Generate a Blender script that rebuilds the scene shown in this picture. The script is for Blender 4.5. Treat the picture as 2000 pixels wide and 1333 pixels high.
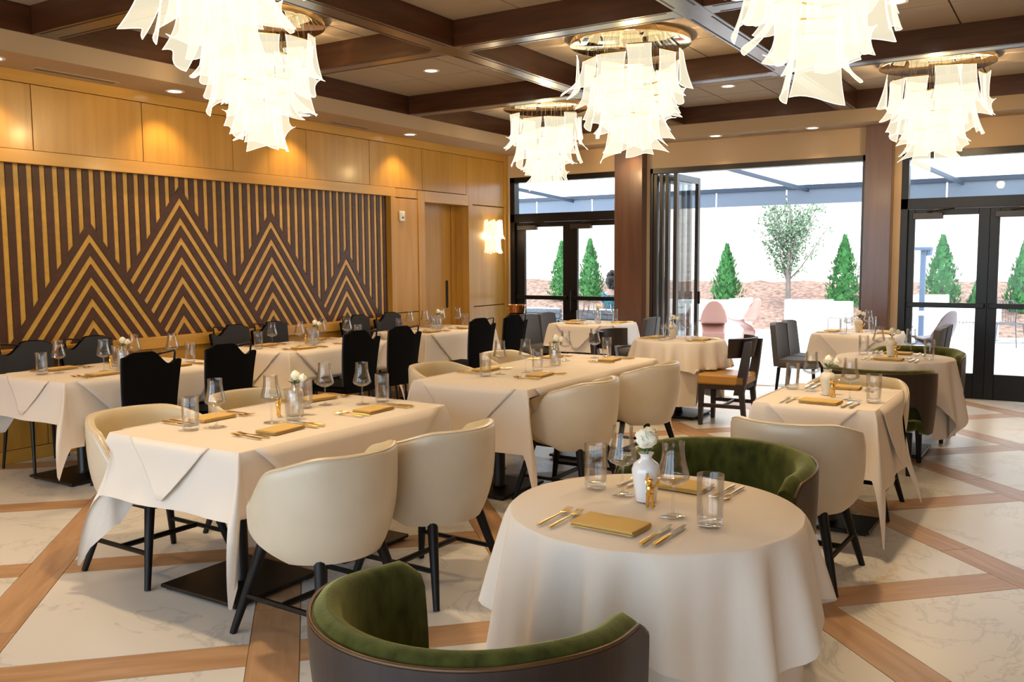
import bpy, math, random
from math import sin, cos, pi, radians as R, sqrt, atan2, hypot
from mathutils import Vector, Matrix

scene = bpy.context.scene
for o in list(bpy.data.objects): bpy.data.objects.remove(o)
COL = scene.collection
rnd = random.Random(7)

# ------------------------------------------------------------------ camera
cam_d = bpy.data.cameras.new('camera'); cam = bpy.data.objects.new('camera', cam_d); COL.objects.link(cam)
F_PX = 1749.3; PIT, YAW, ROL = R(5.1075), R(32.3415), R(-0.3537)
fw = Vector((-sin(YAW)*cos(PIT), cos(YAW)*cos(PIT), -sin(PIT)))
rt = Vector((cos(YAW), sin(YAW), 0)); up = rt.cross(fw)
r2 = cos(ROL)*rt + sin(ROL)*up; u2 = -sin(ROL)*rt + cos(ROL)*up
M = Matrix((( r2.x, u2.x, -fw.x, 6.9827), (r2.y, u2.y, -fw.y, -10.9166), (r2.z, u2.z, -fw.z, 1.55), (0, 0, 0, 1)))
cam.matrix_world = M
cam_d.sensor_width = 36; cam_d.lens = F_PX*36/2000; cam_d.clip_start = 0.05; cam_d.clip_end = 200
scene.camera = cam

# ------------------------------------------------------------------ world, sun, exposure
world = bpy.data.worlds.new('World'); scene.world = world; world.use_nodes = True
wn = world.node_tree.nodes; wl = world.node_tree.links; wn.clear()
wo = wn.new('ShaderNodeOutputWorld'); wb = wn.new('ShaderNodeBackground')
wb.inputs['Color'].default_value = (0.74, 0.87, 1.0, 1); wb.inputs['Strength'].default_value = 6.0
wl.new(wb.outputs[0], wo.inputs[0])
sun_d = bpy.data.lights.new('sun', 'SUN'); sun_d.energy = 5.0; sun_d.angle = R(12); sun_d.color = (1.0, .97, .92)
sun = bpy.data.objects.new('sun', sun_d); COL.objects.link(sun); sun.rotation_euler = (R(40), R(12), 0)
scene.view_settings.view_transform = 'Standard'; scene.view_settings.look = 'None'
scene.view_settings.exposure = -0.10; scene.view_settings.gamma = 1.0; scene.view_settings.use_curve_mapping = False
try:
    scene.cycles.transparent_max_bounces = 24; scene.cycles.max_bounces = 8; scene.cycles.diffuse_bounces = 4
    scene.cycles.caustics_reflective = False; scene.cycles.caustics_refractive = False
    scene.cycles.sample_clamp_indirect = 6.0; scene.cycles.use_denoising = True
except Exception: pass

# ------------------------------------------------------------------ materials
MAT = {}
def lin(h):
    h = h.lstrip('#'); c = [int(h[i:i+2], 16)/255 for i in (0, 2, 4)]
    return tuple(x/12.92 if x <= .04045 else ((x+.055)/1.055)**2.4 for x in c) + (1,)
def col(c): return lin(c) if isinstance(c, str) else (tuple(c) + (1,))[:4]
def base(name):
    m = bpy.data.materials.new(name); m.use_nodes = True; MAT[name] = m
    nt = m.node_tree; b = nt.nodes.get('Principled BSDF')
    return m, nt, b
def pbr(name, c, rough=.5, metal=0, coat=0, sheen=0, spec=None, noise=None, bump=None, trans=None):
    """noise=(scale, amount, stretch) colour variation; bump=(scale,strength)"""
    m, nt, b = base(name); c = col(c)
    b.inputs['Base Color'].default_value = c; b.inputs['Roughness'].default_value = rough; b.inputs['Metallic'].default_value = metal
    if coat: b.inputs['Coat Weight'].default_value = coat; b.inputs['Coat Roughness'].default_value = .12
    if sheen: b.inputs['Sheen Weight'].default_value = sheen; b.inputs['Sheen Roughness'].default_value = .4; b.inputs['Sheen Tint'].default_value = c
    if spec is not None: b.inputs['Specular IOR Level'].default_value = spec
    N = nt.nodes; L = nt.links
    if noise or bump:
        tc = N.new('ShaderNodeTexCoord')
    if noise:
        sc, am, st = noise
        mp = N.new('ShaderNodeMapping'); mp.inputs['Scale'].default_value = st; L.new(tc.outputs['Object'], mp.inputs[0])
        nz = N.new('ShaderNodeTexNoise'); nz.inputs['Scale'].default_value = sc; nz.inputs['Detail'].default_value = 5; L.new(mp.outputs[0], nz.inputs['Vector'])
        cr = N.new('ShaderNodeValToRGB'); cr.color_ramp.elements[0].position = .3; cr.color_ramp.elements[1].position = .7
        cr.color_ramp.elements[0].color = tuple(x*(1-am) for x in c[:3])+(1,); cr.color_ramp.elements[1].color = tuple(min(1, x*(1+am)) for x in c[:3])+(1,)
        L.new(nz.outputs[0], cr.inputs[0]); L.new(cr.outputs[0], b.inputs['Base Color'])
    if bump:
        nb = N.new('ShaderNodeTexNoise'); nb.inputs['Scale'].default_value = bump[0]; nb.inputs['Detail'].default_value = 3; L.new(tc.outputs['Object'], nb.inputs['Vector'])
        bp = N.new('ShaderNodeBump'); bp.inputs['Strength'].default_value = bump[1]; bp.inputs['Distance'].default_value = .01
        L.new(nb.outputs[0], bp.inputs['Height']); L.new(bp.outputs[0], b.inputs['Normal'])
    return m
def wood(name, c1, c2, stretch, rough=.4, scale=6, rot=0, coat=0, rand=True):
    m, nt, b = base(name); N = nt.nodes; L = nt.links
    tc = N.new('ShaderNodeTexCoord'); mp = N.new('ShaderNodeMapping'); mp.inputs['Scale'].default_value = stretch
    if rot:
        mr = N.new('ShaderNodeMapping'); mr.inputs['Rotation'].default_value = (0, 0, rot); L.new(tc.outputs['Object'], mr.inputs[0]); L.new(mr.outputs[0], mp.inputs[0])
    else: L.new(tc.outputs['Object'], mp.inputs[0])
    oi = N.new('ShaderNodeObjectInfo'); ad = N.new('ShaderNodeVectorMath'); ad.operation = 'ADD'
    cx = N.new('ShaderNodeCombineXYZ'); ml = N.new('ShaderNodeMath'); ml.operation = 'MULTIPLY'; ml.inputs[1].default_value = 37
    L.new(oi.outputs['Random'], ml.inputs[0]); L.new(ml.outputs[0], cx.inputs[0]); L.new(ml.outputs[0], cx.inputs[1])
    L.new(mp.outputs[0], ad.inputs[0]); L.new(cx.outputs[0], ad.inputs[1])
    nz = N.new('ShaderNodeTexNoise'); nz.inputs['Scale'].default_value = scale; nz.inputs['Detail'].default_value = 6; nz.inputs['Distortion'].default_value = .6
    L.new(ad.outputs[0], nz.inputs['Vector'])
    cr = N.new('ShaderNodeValToRGB'); cr.color_ramp.elements[0].position = .3; cr.color_ramp.elements[1].position = .72
    cr.color_ramp.elements[0].color = col(c1); cr.color_ramp.elements[1].color = col(c2)
    L.new(nz.outputs[0], cr.inputs[0]); L.new(cr.outputs[0], b.inputs['Base Color'])
    b.inputs['Roughness'].default_value = rough
    if coat: b.inputs['Coat Weight'].default_value = coat; b.inputs['Coat Roughness'].default_value = .15
    return m
def thin_glass(name, tint=(1, 1, 1), gloss=.08, rough=.01, graze=.5):
    m, nt, b = base(name); N = nt.nodes; L = nt.links; N.remove(b)
    out = [n for n in N if n.type == 'OUTPUT_MATERIAL'][0]
    tr = N.new('ShaderNodeBsdfTransparent'); tr.inputs[0].default_value = col(tint)
    gl = N.new('ShaderNodeBsdfGlossy'); gl.inputs['Roughness'].default_value = rough
    lw = N.new('ShaderNodeLayerWeight'); lw.inputs[0].default_value = .35
    mp = N.new('ShaderNodeMapRange'); mp.inputs[3].default_value = gloss; mp.inputs[4].default_value = graze
    L.new(lw.outputs['Fresnel'], mp.inputs[0])
    mx = N.new('ShaderNodeMixShader'); L.new(mp.outputs[0], mx.inputs[0]); L.new(tr.outputs[0], mx.inputs[1]); L.new(gl.outputs[0], mx.inputs[2])
    L.new(mx.outputs[0], out.inputs[0]); return m
def glow(name, c, strength, transp=0.0, tcol=(1, 1, 1)):
    m, nt, b = base(name); N = nt.nodes; L = nt.links; N.remove(b)
    out = [n for n in N if n.type == 'OUTPUT_MATERIAL'][0]
    em = N.new('ShaderNodeEmission'); em.inputs[0].default_value = col(c); em.inputs[1].default_value = strength
    if transp:
        tr = N.new('ShaderNodeBsdfTransparent'); tr.inputs[0].default_value = col(tcol)
        mx = N.new('ShaderNodeMixShader'); mx.inputs[0].default_value = transp
        L.new(em.outputs[0], mx.inputs[1]); L.new(tr.outputs[0], mx.inputs[2]); L.new(mx.outputs[0], out.inputs[0])
    else: L.new(em.outputs[0], out.inputs[0])
    try: m.cycles.emission_sampling = 'NONE'
    except Exception: pass
    return m

# interior surfaces
wood('maple', (.43, .215, .030), (.54, .290, .050), (3.5, 3.5, .25), .32, 3.2, coat=.25)
wood('maple_rail', (.48, .25, .036), (.58, .315, .058), (3, .25, 3), .32, 3, coat=.25)
wood('walnut', (.038, .0125, .0055), (.080, .029, .012), (.6, .6, 6), .28, 3, coat=.35)
wood('walnut_col', (.085, .035, .019), (.13, .055, .03), (5, 5, .3), .3, 3, coat=.3)
wood('slat_dark', (.042, .013, .006), (.068, .023, .010), (3, 3, 3), .5, 5)
wood('slat_light', (.54, .32, .055), (.66, .41, .085), (3, 3, 3), .38, 5)
wood('plank_u', (.35, .20, .105), (.49, .305, .175), (1, 9, 1), .38, 2.2, rot=R(45))
wood('plank_v', (.35, .20, .105), (.49, .305, .175), (9, 1, 1), .38, 2.2, rot=R(45))
pbr('paint', (.50, .36, .22), .6); pbr('soffit', (.40, .295, .19), .6); pbr('fascia', (.50, .38, .25), .6)
pbr('tile_ceiling', (.37, .29, .21), .85, bump=(120, .15))
pbr('reveal', (.01, .006, .004), .6); pbr('grout', (.30, .24, .19), .8)
pbr('black_frame', (.006, .005, .005), .32, spec=.3); pbr('bronze_frame', (.022, .014, .010), .35)
pbr('black_metal', (.008, .008, .009), .35, metal=.3); pbr('black_leg', (.005, .005, .006), .45, spec=.25)
pbr('grille', (.16, .12, .07), .6); pbr('white_plastic', (.75, .73, .68), .4)
# marble
m, nt, b = base('marble'); N = nt.nodes; L = nt.links
tc = N.new('ShaderNodeTexCoord'); oi = N.new('ShaderNodeObjectInfo'); ml = N.new('ShaderNodeMath'); ml.operation = 'MULTIPLY'; ml.inputs[1].default_value = 60
L.new(oi.outputs['Random'], ml.inputs[0]); cx = N.new('ShaderNodeCombineXYZ'); L.new(ml.outputs[0], cx.inputs[0]); L.new(ml.outputs[0], cx.inputs[2])
ad = N.new('ShaderNodeVectorMath'); ad.operation = 'ADD'; L.new(tc.outputs['Object'], ad.inputs[0]); L.new(cx.outputs[0], ad.inputs[1])
def vein(scale, dist, p0, p1, c0):
    nz = N.new('ShaderNodeTexNoise'); nz.inputs['Scale'].default_value = scale; nz.inputs['Detail'].default_value = 7; nz.inputs['Distortion'].default_value = dist; nz.inputs['Roughness'].default_value = .62
    L.new(ad.outputs[0], nz.inputs['Vector'])
    sb = N.new('ShaderNodeMath'); sb.operation = 'SUBTRACT'; sb.inputs[1].default_value = .5; L.new(nz.outputs[0], sb.inputs[0])
    ab = N.new('ShaderNodeMath'); ab.operation = 'ABSOLUTE'; L.new(sb.outputs[0], ab.inputs[0])
    mr = N.new('ShaderNodeMapRange'); mr.inputs[1].default_value = p0; mr.inputs[2].default_value = p1; mr.inputs[3].default_value = c0; mr.inputs[4].default_value = 0
    L.new(ab.outputs[0], mr.inputs[0]); return mr
v1 = vein(1.1, 1.6, 0, .018, .5); v2 = vein(.75, 1.0, 0, .022, .8)
nz = N.new('ShaderNodeTexNoise'); nz.inputs['Scale'].default_value = .9; L.new(ad.outputs[0], nz.inputs['Vector'])
gt = N.new('ShaderNodeMapRange'); gt.inputs[1].default_value = .52; gt.inputs[2].default_value = .66; L.new(nz.outputs[0], gt.inputs[0])
mg = N.new('ShaderNodeMath'); mg.operation = 'MULTIPLY'; L.new(v2.outputs[0], mg.inputs[0]); L.new(gt.outputs[0], mg.inputs[1])
x1 = N.new('ShaderNodeMix'); x1.data_type = 'RGBA'; x1.inputs[6].default_value = (.64, .625, .605, 1); x1.inputs[7].default_value = (.36, .35, .345, 1); L.new(v1.outputs[0], x1.inputs[0])
x2 = N.new('ShaderNodeMix'); x2.data_type = 'RGBA'; x2.inputs[7].default_value = (.52, .41, .26, 1); L.new(x1.outputs[2], x2.inputs[6]); L.new(mg.outputs[0], x2.inputs[0])
L.new(x2.outputs[2], b.inputs['Base Color']); b.inputs['Roughness'].default_value = .3
# furniture and tableware
pbr('linen', (.72, .65, .575), .85, sheen=.15, bump=(900, .12))
pbr('napkin', (.64, .43, .14), .85, sheen=.2, bump=(700, .2))
pbr('cream_leather', (.58, .505, .385), .32, coat=.15, noise=(6, .04, (1, 1, 1)), bump=(260, .1))
pbr('cream_leather_shaded', (.58, .475, .29), .36, noise=(6, .05, (1, 1, 1)), bump=(260, .1))  # same leather as the shell; inner shade put into a yellower colour
pbr('velvet', (.040, .046, .009), .8, sheen=1.0, spec=.1, noise=(24, .5, (1, 1, .45)), bump=(300, .2))
MAT['velvet'].node_tree.nodes['Principled BSDF'].inputs['Sheen Tint'].default_value = (.52, .54, .23, 1)
wood('espresso', (.011, .006, .005), (.026, .015, .012), (9, 9, .8), .45, 3)
pbr('brass_edge', (.085, .045, .018), .35, metal=.3)
pbr('black_fabric', (.003, .003, .0035), .9, spec=.08); pbr('slate_fabric', (.034, .035, .042), .8, spec=.15)
pbr('grey_fabric', (.075, .072, .075), .7, bump=(500, .1)); pbr('tan_leather', (.42, .215, .045), .32, noise=(5, .08, (1, 1, 1)))
pbr('gold', (.86, .57, .17), .18, metal=1); pbr('gold_satin', (.80, .56, .20), .28, metal=1); pbr('steel', (.62, .60, .58), .16, metal=1); pbr('copper', (.75, .38, .16), .15, metal=1)
pbr('mirror_gold', (.88, .70, .42), .04, metal=1)
pbr('porcelain', (.82, .80, .80), .18, coat=.5); pbr('cream_ceramic', (.74, .68, .55), .35, bump=(60, .3))
pbr('petal', (.88, .86, .72), .7); pbr('leaf_green', (.06, .14, .03), .55)
thin_glass('crystal', (.99, .99, .99), .035, .03, .5); thin_glass('wine_glass', (.997, .997, .997), .012, .01, .55); thin_glass('pane', (.97, .985, .985), .001, .0, .2)
thin_glass('wine', (.95, .86, .62), .05, .02); thin_glass('frosted', (.88, .88, .86), .30, .25)
glow('lamp_sheet', (1.0, .91, .66), 1.6, .42, (1, .97, .88)); glow('lamp_edge', (1.0, .95, .78), 2.2, .1)
glow('downlight', (1.0, .93, .82), 9.0); glow('sconce_glass', (1.0, .86, .60), 2.2, .45)
# outdoors
pbr('concrete', (.62, .61, .58), .8, noise=(3, .06, (1, 1, 1))); pbr('mulch', (.20, .12, .09), .95, noise=(9, .6, (1, 1, 1)), bump=(14, 1))
m, nt, b = base('block_wall'); N = nt.nodes; L = nt.links
tc = N.new('ShaderNodeTexCoord'); mp = N.new('ShaderNodeMapping'); mp.inputs['Rotation'].default_value = (R(90), 0, 0); L.new(tc.outputs['Object'], mp.inputs[0])
bk = N.new('ShaderNodeTexBrick'); bk.inputs['Color1'].default_value = (.62, .56, .50, 1); bk.inputs['Color2'].default_value = (.54, .48, .43, 1); bk.inputs['Mortar'].default_value = (.46, .41, .37, 1)
bk.inputs['Scale'].default_value = 1; bk.inputs['Brick Width'].default_value = .46; bk.inputs['Row Height'].default_value = .2; bk.inputs['Mortar Size'].default_value = .008
L.new(mp.outputs[0], bk.inputs['Vector']); L.new(bk.outputs[0], b.inputs['Base Color']); b.inputs['Roughness'].default_value = .9
nz = N.new('ShaderNodeTexNoise'); nz.inputs['Scale'].default_value = 9; L.new(tc.outputs['Object'], nz.inputs['Vector'])
bp = N.new('ShaderNodeBump'); bp.inputs['Strength'].default_value = .8; bp.inputs['Distance'].default_value = .06; L.new(nz.outputs[0], bp.inputs['Height']); L.new(bp.outputs[0], b.inputs['Normal'])
pbr('conifer', (.05, .19, .05), .7, noise=(5, .5, (1, 1, 1))); pbr('tree_leaf', (.10, .17, .09), .6); pbr('bark', (.12, .10, .085), .85, noise=(20, .3, (1, 1, .2)))
m, nt, b = base('awning_fabric'); N = nt.nodes; L = nt.links
out = [n for n in N if n.type == 'OUTPUT_MATERIAL'][0]; N.remove(b)
df = N.new('ShaderNodeBsdfDiffuse'); df.inputs[0].default_value = (.8, .82, .85, 1); tl = N.new('ShaderNodeBsdfTranslucent'); tl.inputs[0].default_value = (.85, .88, .92, 1)
mx = N.new('ShaderNodeMixShader'); mx.inputs[0].default_value = .55; L.new(df.outputs[0], mx.inputs[1]); L.new(tl.outputs[0], mx.inputs[2]); L.new(mx.outputs[0], out.inputs[0])
pbr('valance', (.17, .20, .25), .8); pbr('awning_metal', (.035, .05, .08), .4)
pbr('pink_plastic', (.36, .17, .125), .35); pbr('mauve_plastic', (.17, .12, .12), .4); pbr('white_planter', (.78, .77, .74), .6); pbr('slatted_grey', (.36, .33, .31), .7)
pbr('wicker', (.16, .165, .19), .7, noise=(60, .5, (1, 1, 1)), bump=(80, 1)); pbr('cushion_white', (.75, .75, .74), .85)
pbr('heater', (.10, .14, .22), .4, metal=.5); pbr('wire_blue', (.05, .055, .07), .4)
pbr('skin', (.52, .30, .21), .5); pbr('hair', (.022, .013, .010), .55, bump=(60, 1)); pbr('teal_print', (.03, .15, .19), .8, noise=(22, .9, (1, 1, 1))); pbr('denim', (.05, .07, .12), .8)

# ------------------------------------------------------------------ geometry helpers
class MB:
    def __init__(s): s.v = []; s.f = []; s.m = []
    def add(s, vs, fs, mi=0):
        n = len(s.v); s.v += [tuple(v) for v in vs]; s.f += [tuple(i+n for i in f) for f in fs]; s.m += [mi]*len(fs); return s
    def box(s, x0, x1, y0, y1, z0, z1, mi=0):
        vs = [(x, y, z) for z in (z0, z1) for y in (y0, y1) for x in (x0, x1)]
        return s.add(vs, [(0, 2, 3, 1), (4, 5, 7, 6), (0, 1, 5, 4), (2, 6, 7, 3), (0, 4, 6, 2), (1, 3, 7, 5)], mi)
    def bbox(s, x0, x1, y0, y1, z0, z1, b=.006, mi=0):
        """box with chamfered edges"""
        xs, ys, zs = (x0, x1), (y0, y1), (z0, z1); vs = []; idx = {}
        for i in (0, 1):
            for j in (0, 1):
                for k in (0, 1):
                    sx, sy, sz = (b if i == 0 else -b), (b if j == 0 else -b), (b if k == 0 else -b)
                    for a in range(3):
                        idx[i, j, k, a] = len(vs)
                        vs.append((xs[i]+(0 if a == 0 else sx), ys[j]+(0 if a == 1 else sy), zs[k]+(0 if a == 2 else sz)))
        I = lambda i, j, k, a: idx[i, j, k, a]; fs = []
        for a in range(3):
            o1, o2 = [(1, 2), (2, 0), (0, 1)][a]
            for e in (0, 1):
                q = []
                for p1, p2 in ((0, 0), (1, 0), (1, 1), (0, 1)):
                    c = [0, 0, 0]; c[a] = e; c[o1] = p1; c[o2] = p2; q.append(I(*c, a))
                fs.append(tuple(q if e else q[::-1]))
            for p1 in (0, 1):
                for p2 in (0, 1):
                    c0 = [0, 0, 0]; c1 = [0, 0, 0]; c0[a] = 0; c1[a] = 1
                    for c in (c0, c1): c[o1] = p1; c[o2] = p2
                    q = [I(*c0, o1), I(*c1, o1), I(*c1, o2), I(*c0, o2)]
                    fs.append(tuple(q if (p1 ^ p2) == 0 else q[::-1]))
        for i in (0, 1):
            for j in (0, 1):
                for k in (0, 1):
                    q = [I(i, j, k, 0), I(i, j, k, 1), I(i, j, k, 2)]
                    fs.append(tuple(q if (i+j+k) % 2 == 1 else q[::-1]))
        return s.add(vs, fs, mi)
    def prism(s, poly, axis, a0, a1, mi=0):
        """poly 2D list; axis 0: (y,z) extruded in x; 1: (x,z) in y; 2: (x,y) in z"""
        n = len(poly)
        def P(p, a): return (a, p[0], p[1]) if axis == 0 else ((p[0], a, p[1]) if axis == 1 else (p[0], p[1], a))
        vs = [P(p, a0) for p in poly]+[P(p, a1) for p in poly]
        ar = sum(poly[i][0]*poly[(i+1) % n][1]-poly[(i+1) % n][0]*poly[i][1] for i in range(n))
        fl = (ar > 0) ^ (axis == 1) ^ (a1 < a0)
        fs = [tuple(range(n))[::-1], tuple(range(n, 2*n))]+[(i, (i+1) % n, n+(i+1) % n, n+i) for i in range(n)]
        if not fl: fs = [f[::-1] for f in fs]
        return s.add(vs, fs, mi)
    def lathe(s, prof, n=24, mi=0, cx=0, cy=0, flute=None, a0=0, a1=2*pi):
        """prof [(r,z)], closed when r=0; flute(angle,r,z)->r"""
        full = abs(a1-a0-2*pi) < 1e-6; m = n if full else n+1; vs = []; fs = []
        for (r, z) in prof:
            for i in range(m):
                a = a0+(a1-a0)*i/n; rr = flute(a, r, z) if flute else r
                vs.append((cx+rr*cos(a), cy+rr*sin(a), z))
        for k in range(len(prof)-1):
            for i in range(n):
                j = (i+1) % m
                fs.append((k*m+i, k*m+j, (k+1)*m+j, (k+1)*m+i))
        return s.add(vs, fs, mi)
    def tube(s, pts, rad, n=8, mi=0, cap=True, flat=1.0):
        pts = [Vector(p) for p in pts]; k = len(pts); rs = rad if isinstance(rad, (list, tuple)) else [rad]*k
        vs = []; fs = []; prev = None
        for i, p in enumerate(pts):
            t = (pts[min(i+1, k-1)]-pts[max(i-1, 0)]).normalized()
            if prev is None:
                a = Vector((0, 0, 1)) if abs(t.z) < .9 else Vector((1, 0, 0)); u = t.cross(a).normalized()
            else:
                u = (prev-t*prev.dot(t)); u = u.normalized() if u.length > 1e-6 else t.orthogonal().normalized()
            w = t.cross(u); prev = u
            for j in range(n):
                a = 2*pi*j/n; vs.append(p+u*(rs[i]*cos(a))+w*(rs[i]*sin(a)*flat))
        for i in range(k-1):
            for j in range(n):
                l = (j+1) % n; fs.append((i*n+j, i*n+l, (i+1)*n+l, (i+1)*n+j))
        if cap: fs += [tuple(range(n))[::-1], tuple((k-1)*n+j for j in range(n))]
        return s.add(vs, fs, mi)
    def grid(s, fn, nu, nv, mi=0, closeu=False):
        mu = nu if closeu else nu+1; vs = [fn(i/nu, j/nv) for j in range(nv+1) for i in range(mu)]; fs = []
        for j in range(nv):
            for i in range(nu):
                l = (i+1) % mu; fs.append((j*mu+i, j*mu+l, (j+1)*mu+l, (j+1)*mu+i))
        return s.add(vs, fs, mi)
    def sphere(s, c, r, n=10, m=7, mi=0, sc=(1, 1, 1)):
        vs = [(c[0], c[1], c[2]-r*sc[2])]; fs = []
        for j in range(1, m):
            a = -pi/2+pi*j/m
            for i in range(n): vs.append((c[0]+r*sc[0]*cos(a)*cos(2*pi*i/n), c[1]+r*sc[1]*cos(a)*sin(2*pi*i/n), c[2]+r*sc[2]*sin(a)))
        vs.append((c[0], c[1], c[2]+r*sc[2])); e = len(vs)-1
        for i in range(n): fs.append((0, 1+(i+1) % n, 1+i)); fs.append((e, 1+(m-2)*n+i, 1+(m-2)*n+(i+1) % n))
        for j in range(m-2):
            for i in range(n): fs.append((1+j*n+i, 1+j*n+(i+1) % n, 1+(j+1)*n+(i+1) % n, 1+(j+1)*n+i))
        return s.add(vs, fs, mi)
    def xf(s, mat):
        s.v = [tuple(mat @ Vector(v)) for v in s.v]; return s
    def mesh(s, name, mats, smooth=False, angle=None):
        me = bpy.data.meshes.new(name); me.from_pydata(s.v, [], s.f)
        for mm in ([mats] if isinstance(mats, str) else mats): me.materials.append(MAT[mm])
        if any(s.m): me.polygons.foreach_set('material_index', s.m)
        if smooth: me.polygons.foreach_set('use_smooth', [True]*len(s.f))
        me.update()
        if smooth and angle:
            try: me.set_sharp_from_angle(angle=R(angle))
            except Exception: pass
        return me
    def obj(s, name, mats, parent=None, smooth=False, angle=None, loc=None):
        o = bpy.data.objects.new(name, s.mesh(name, mats, smooth, angle)); COL.objects.link(o)
        if parent: o.parent = parent
        if loc: o.location = loc
        return o
def tag(o, label, cat, group=None, kind=None):
    o['label'] = label; o['category'] = cat
    if group: o['group'] = group
    if kind: o['kind'] = kind
    return o
def thing(name, label, cat, loc=(0, 0, 0), rz=0, group=None, kind=None):
    o = bpy.data.objects.new(name, None); COL.objects.link(o); o.location = loc; o.rotation_euler = (0, 0, rz); o.empty_display_size = .1
    return tag(o, label, cat, group, kind)
KIDS = {}
def copy_tree(o, parent=None, name=None):
    c = o.copy(); COL.objects.link(c); c.parent = parent
    if o not in KIDS: KIDS[o] = [x for x in bpy.data.objects if x.parent == o]
    for ch in KIDS[o]: copy_tree(ch, c)
    return c
class Proto:
    """builds a thing once, then hands out the first one and copies of it"""
    def __init__(s, make): s.make = make; s.first = None
    def put(s, loc, rz, label, group=None):
        if s.first is None: o = s.first = s.make()
        else: o = copy_tree(s.first)
        o.location = loc; o.rotation_euler = (0, 0, rz); o['label'] = label
        if group: o['group'] = group
        elif 'group' in o.keys(): del o['group']
        return o
def clip(poly, a, b, c):
    """keep a*x+b*y+c>=0"""
    out = []; n = len(poly)
    for i in range(n):
        p, q = poly[i], poly[(i+1) % n]; dp = a*p[0]+b*p[1]+c; dq = a*q[0]+b*q[1]+c
        if dp >= 0: out.append(p)
        if (dp >= 0) != (dq >= 0):
            t = dp/(dp-dq); out.append((p[0]+(q[0]-p[0])*t, p[1]+(q[1]-p[1])*t))
    return out
def sm(a, b, x):
    t = min(1, max(0, (x-a)/(b-a))); return t*t*(3-2*t)
def lerp(a, b, t): return a+(b-a)*t
# ================================================================== THE SETTING
XR, YR = 9.0, -13.0
S2 = sqrt(2)
def struct(o, label, cat): return tag(o, label, cat, kind='structure')
floor = struct(MB().box(-.3, XR+.2, YR-.2, .2, -.12, -.006).obj('floor', 'grout'), 'marble floor tiles set diagonally between bands of wood plank', 'floor')
def uv2xy(u, v): return ((u-v)/S2, (u+v)/S2)
def room_clip(p):
    for a, b, c in ((1, 0, 0), (-1, 0, XR), (0, 1, -YR), (0, -1, .12)):
        p = clip(p, a, b, c)
        if len(p) < 3: return None
    ar = abs(sum(p[i][0]*p[(i+1) % len(p)][1]-p[(i+1) % len(p)][0]*p[i][1] for i in range(len(p))))/2
    return p if ar > .004 else None
UB = [-0.62+1.17*k for k in range(-9, 8)]; VB = [-9.08+1.295*k for k in range(-6, 8)]; HU, HV, G = .10, .105, .0018
def fpiece(name, u0, u1, v0, v1, mat, z):
    p = room_clip([uv2xy(u0+G, v0+G), uv2xy(u1-G, v0+G), uv2xy(u1-G, v1-G), uv2xy(u0+G, v1-G)])
    if p: MB().prism(p, 2, -.012, z).obj(name, mat, floor)
for i, u in enumerate(UB):
    for j in range(len(VB)-1):
        v = VB[j]; v1 = VB[j+1]
        fpiece('floor_plank', u-HU, u+HU, v+HV+.35, v1+HV+.35, 'plank_u', .0)
        if i < len(UB)-1:
            fpiece('marble_tile', u+HU, UB[i+1]-HU, v+HV, v1-HV, 'marble', -.0004)
            fpiece('floor_plank', u+HU, UB[i+1]-HU, v-HV, v+HV, 'plank_v', -.0002)

# ---- ceiling
ZS, ZB, ZT = 3.043, 3.19, 3.39
SX, SY = .545, -.426
ceiling = struct(MB().box(-.3, XR+.2, YR-.2, .2, 3.43, 3.55).obj('ceiling', 'reveal'), 'coffered ceiling with dark wood beams and beige acoustic tiles', 'ceiling')
for (x0, x1, y0, y1) in ((-.11, SX, YR, 0), (SX, XR, SY, 0), (XR-SX, XR, YR, SY), (SX, XR-SX, YR, YR+.5)):
    MB().box(x0, x1, y0, y1, ZS, ZB).obj('soffit', 'soffit', ceiling)
for (x0, x1, y0, y1) in ((SX, SX+.012, YR+.5, SY), (SX, XR-SX, SY-.012, SY), (XR-SX-.012, XR-SX, YR+.5, SY)):
    MB().box(x0, x1, y0, y1, ZB, ZT).obj('perimeter_board', 'walnut', ceiling)
for (x0, x1, y0, y1) in ((-.11, SX, YR, 0), (SX, XR, SY, 0), (XR-SX, XR, YR, SY)):
    MB().box(x0, x1, y0, y1, ZB, ZT).obj('soffit_core', 'soffit', ceiling)
BX = [2.74, 4.735, 6.84]; BY = [-2.80, -5.09, -7.08, -9.3, -11.4]; BW = .10
for x in BX:
    MB().bbox(x-BW, x+BW, YR+.5, SY-.012, ZB, ZT+.03, .004).obj('ceiling_beam', 'walnut', ceiling)
XC = [SX+.012]+[e for x in BX for e in (x-BW, x+BW)]+[XR-SX-.012]; YC = [SY-.012]+[e for y in BY for e in (y+BW, y-BW)]+[YR+.5]
for y in BY:
    for i in range(0, len(XC), 2):
        MB().bbox(XC[i], XC[i+1], y-BW, y+BW, ZB, ZT+.03, .004).obj('ceiling_beam', 'walnut', ceiling)
        for s in (-1, 1):
            MB().box(XC[i]+.06, XC[i+1]-.06, y+s*(BW-.028)-.007, y+s*(BW-.028)+.007, ZB-.0015, ZB+.002).obj('beam_groove_shade', 'reveal', ceiling)  # black strip on the flat underside, painted shade of a groove
for x in BX:
    for j in range(0, len(YC), 2):
        for s in (-1, 1):
            MB().box(x+s*(BW-.028)-.007, x+s*(BW-.028)+.007, YC[j+1]+.06, YC[j]-.06, ZB-.0015, ZB+.002).obj('beam_groove_shade', 'reveal', ceiling)  # same painted groove shade along the lengthwise beams
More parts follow.
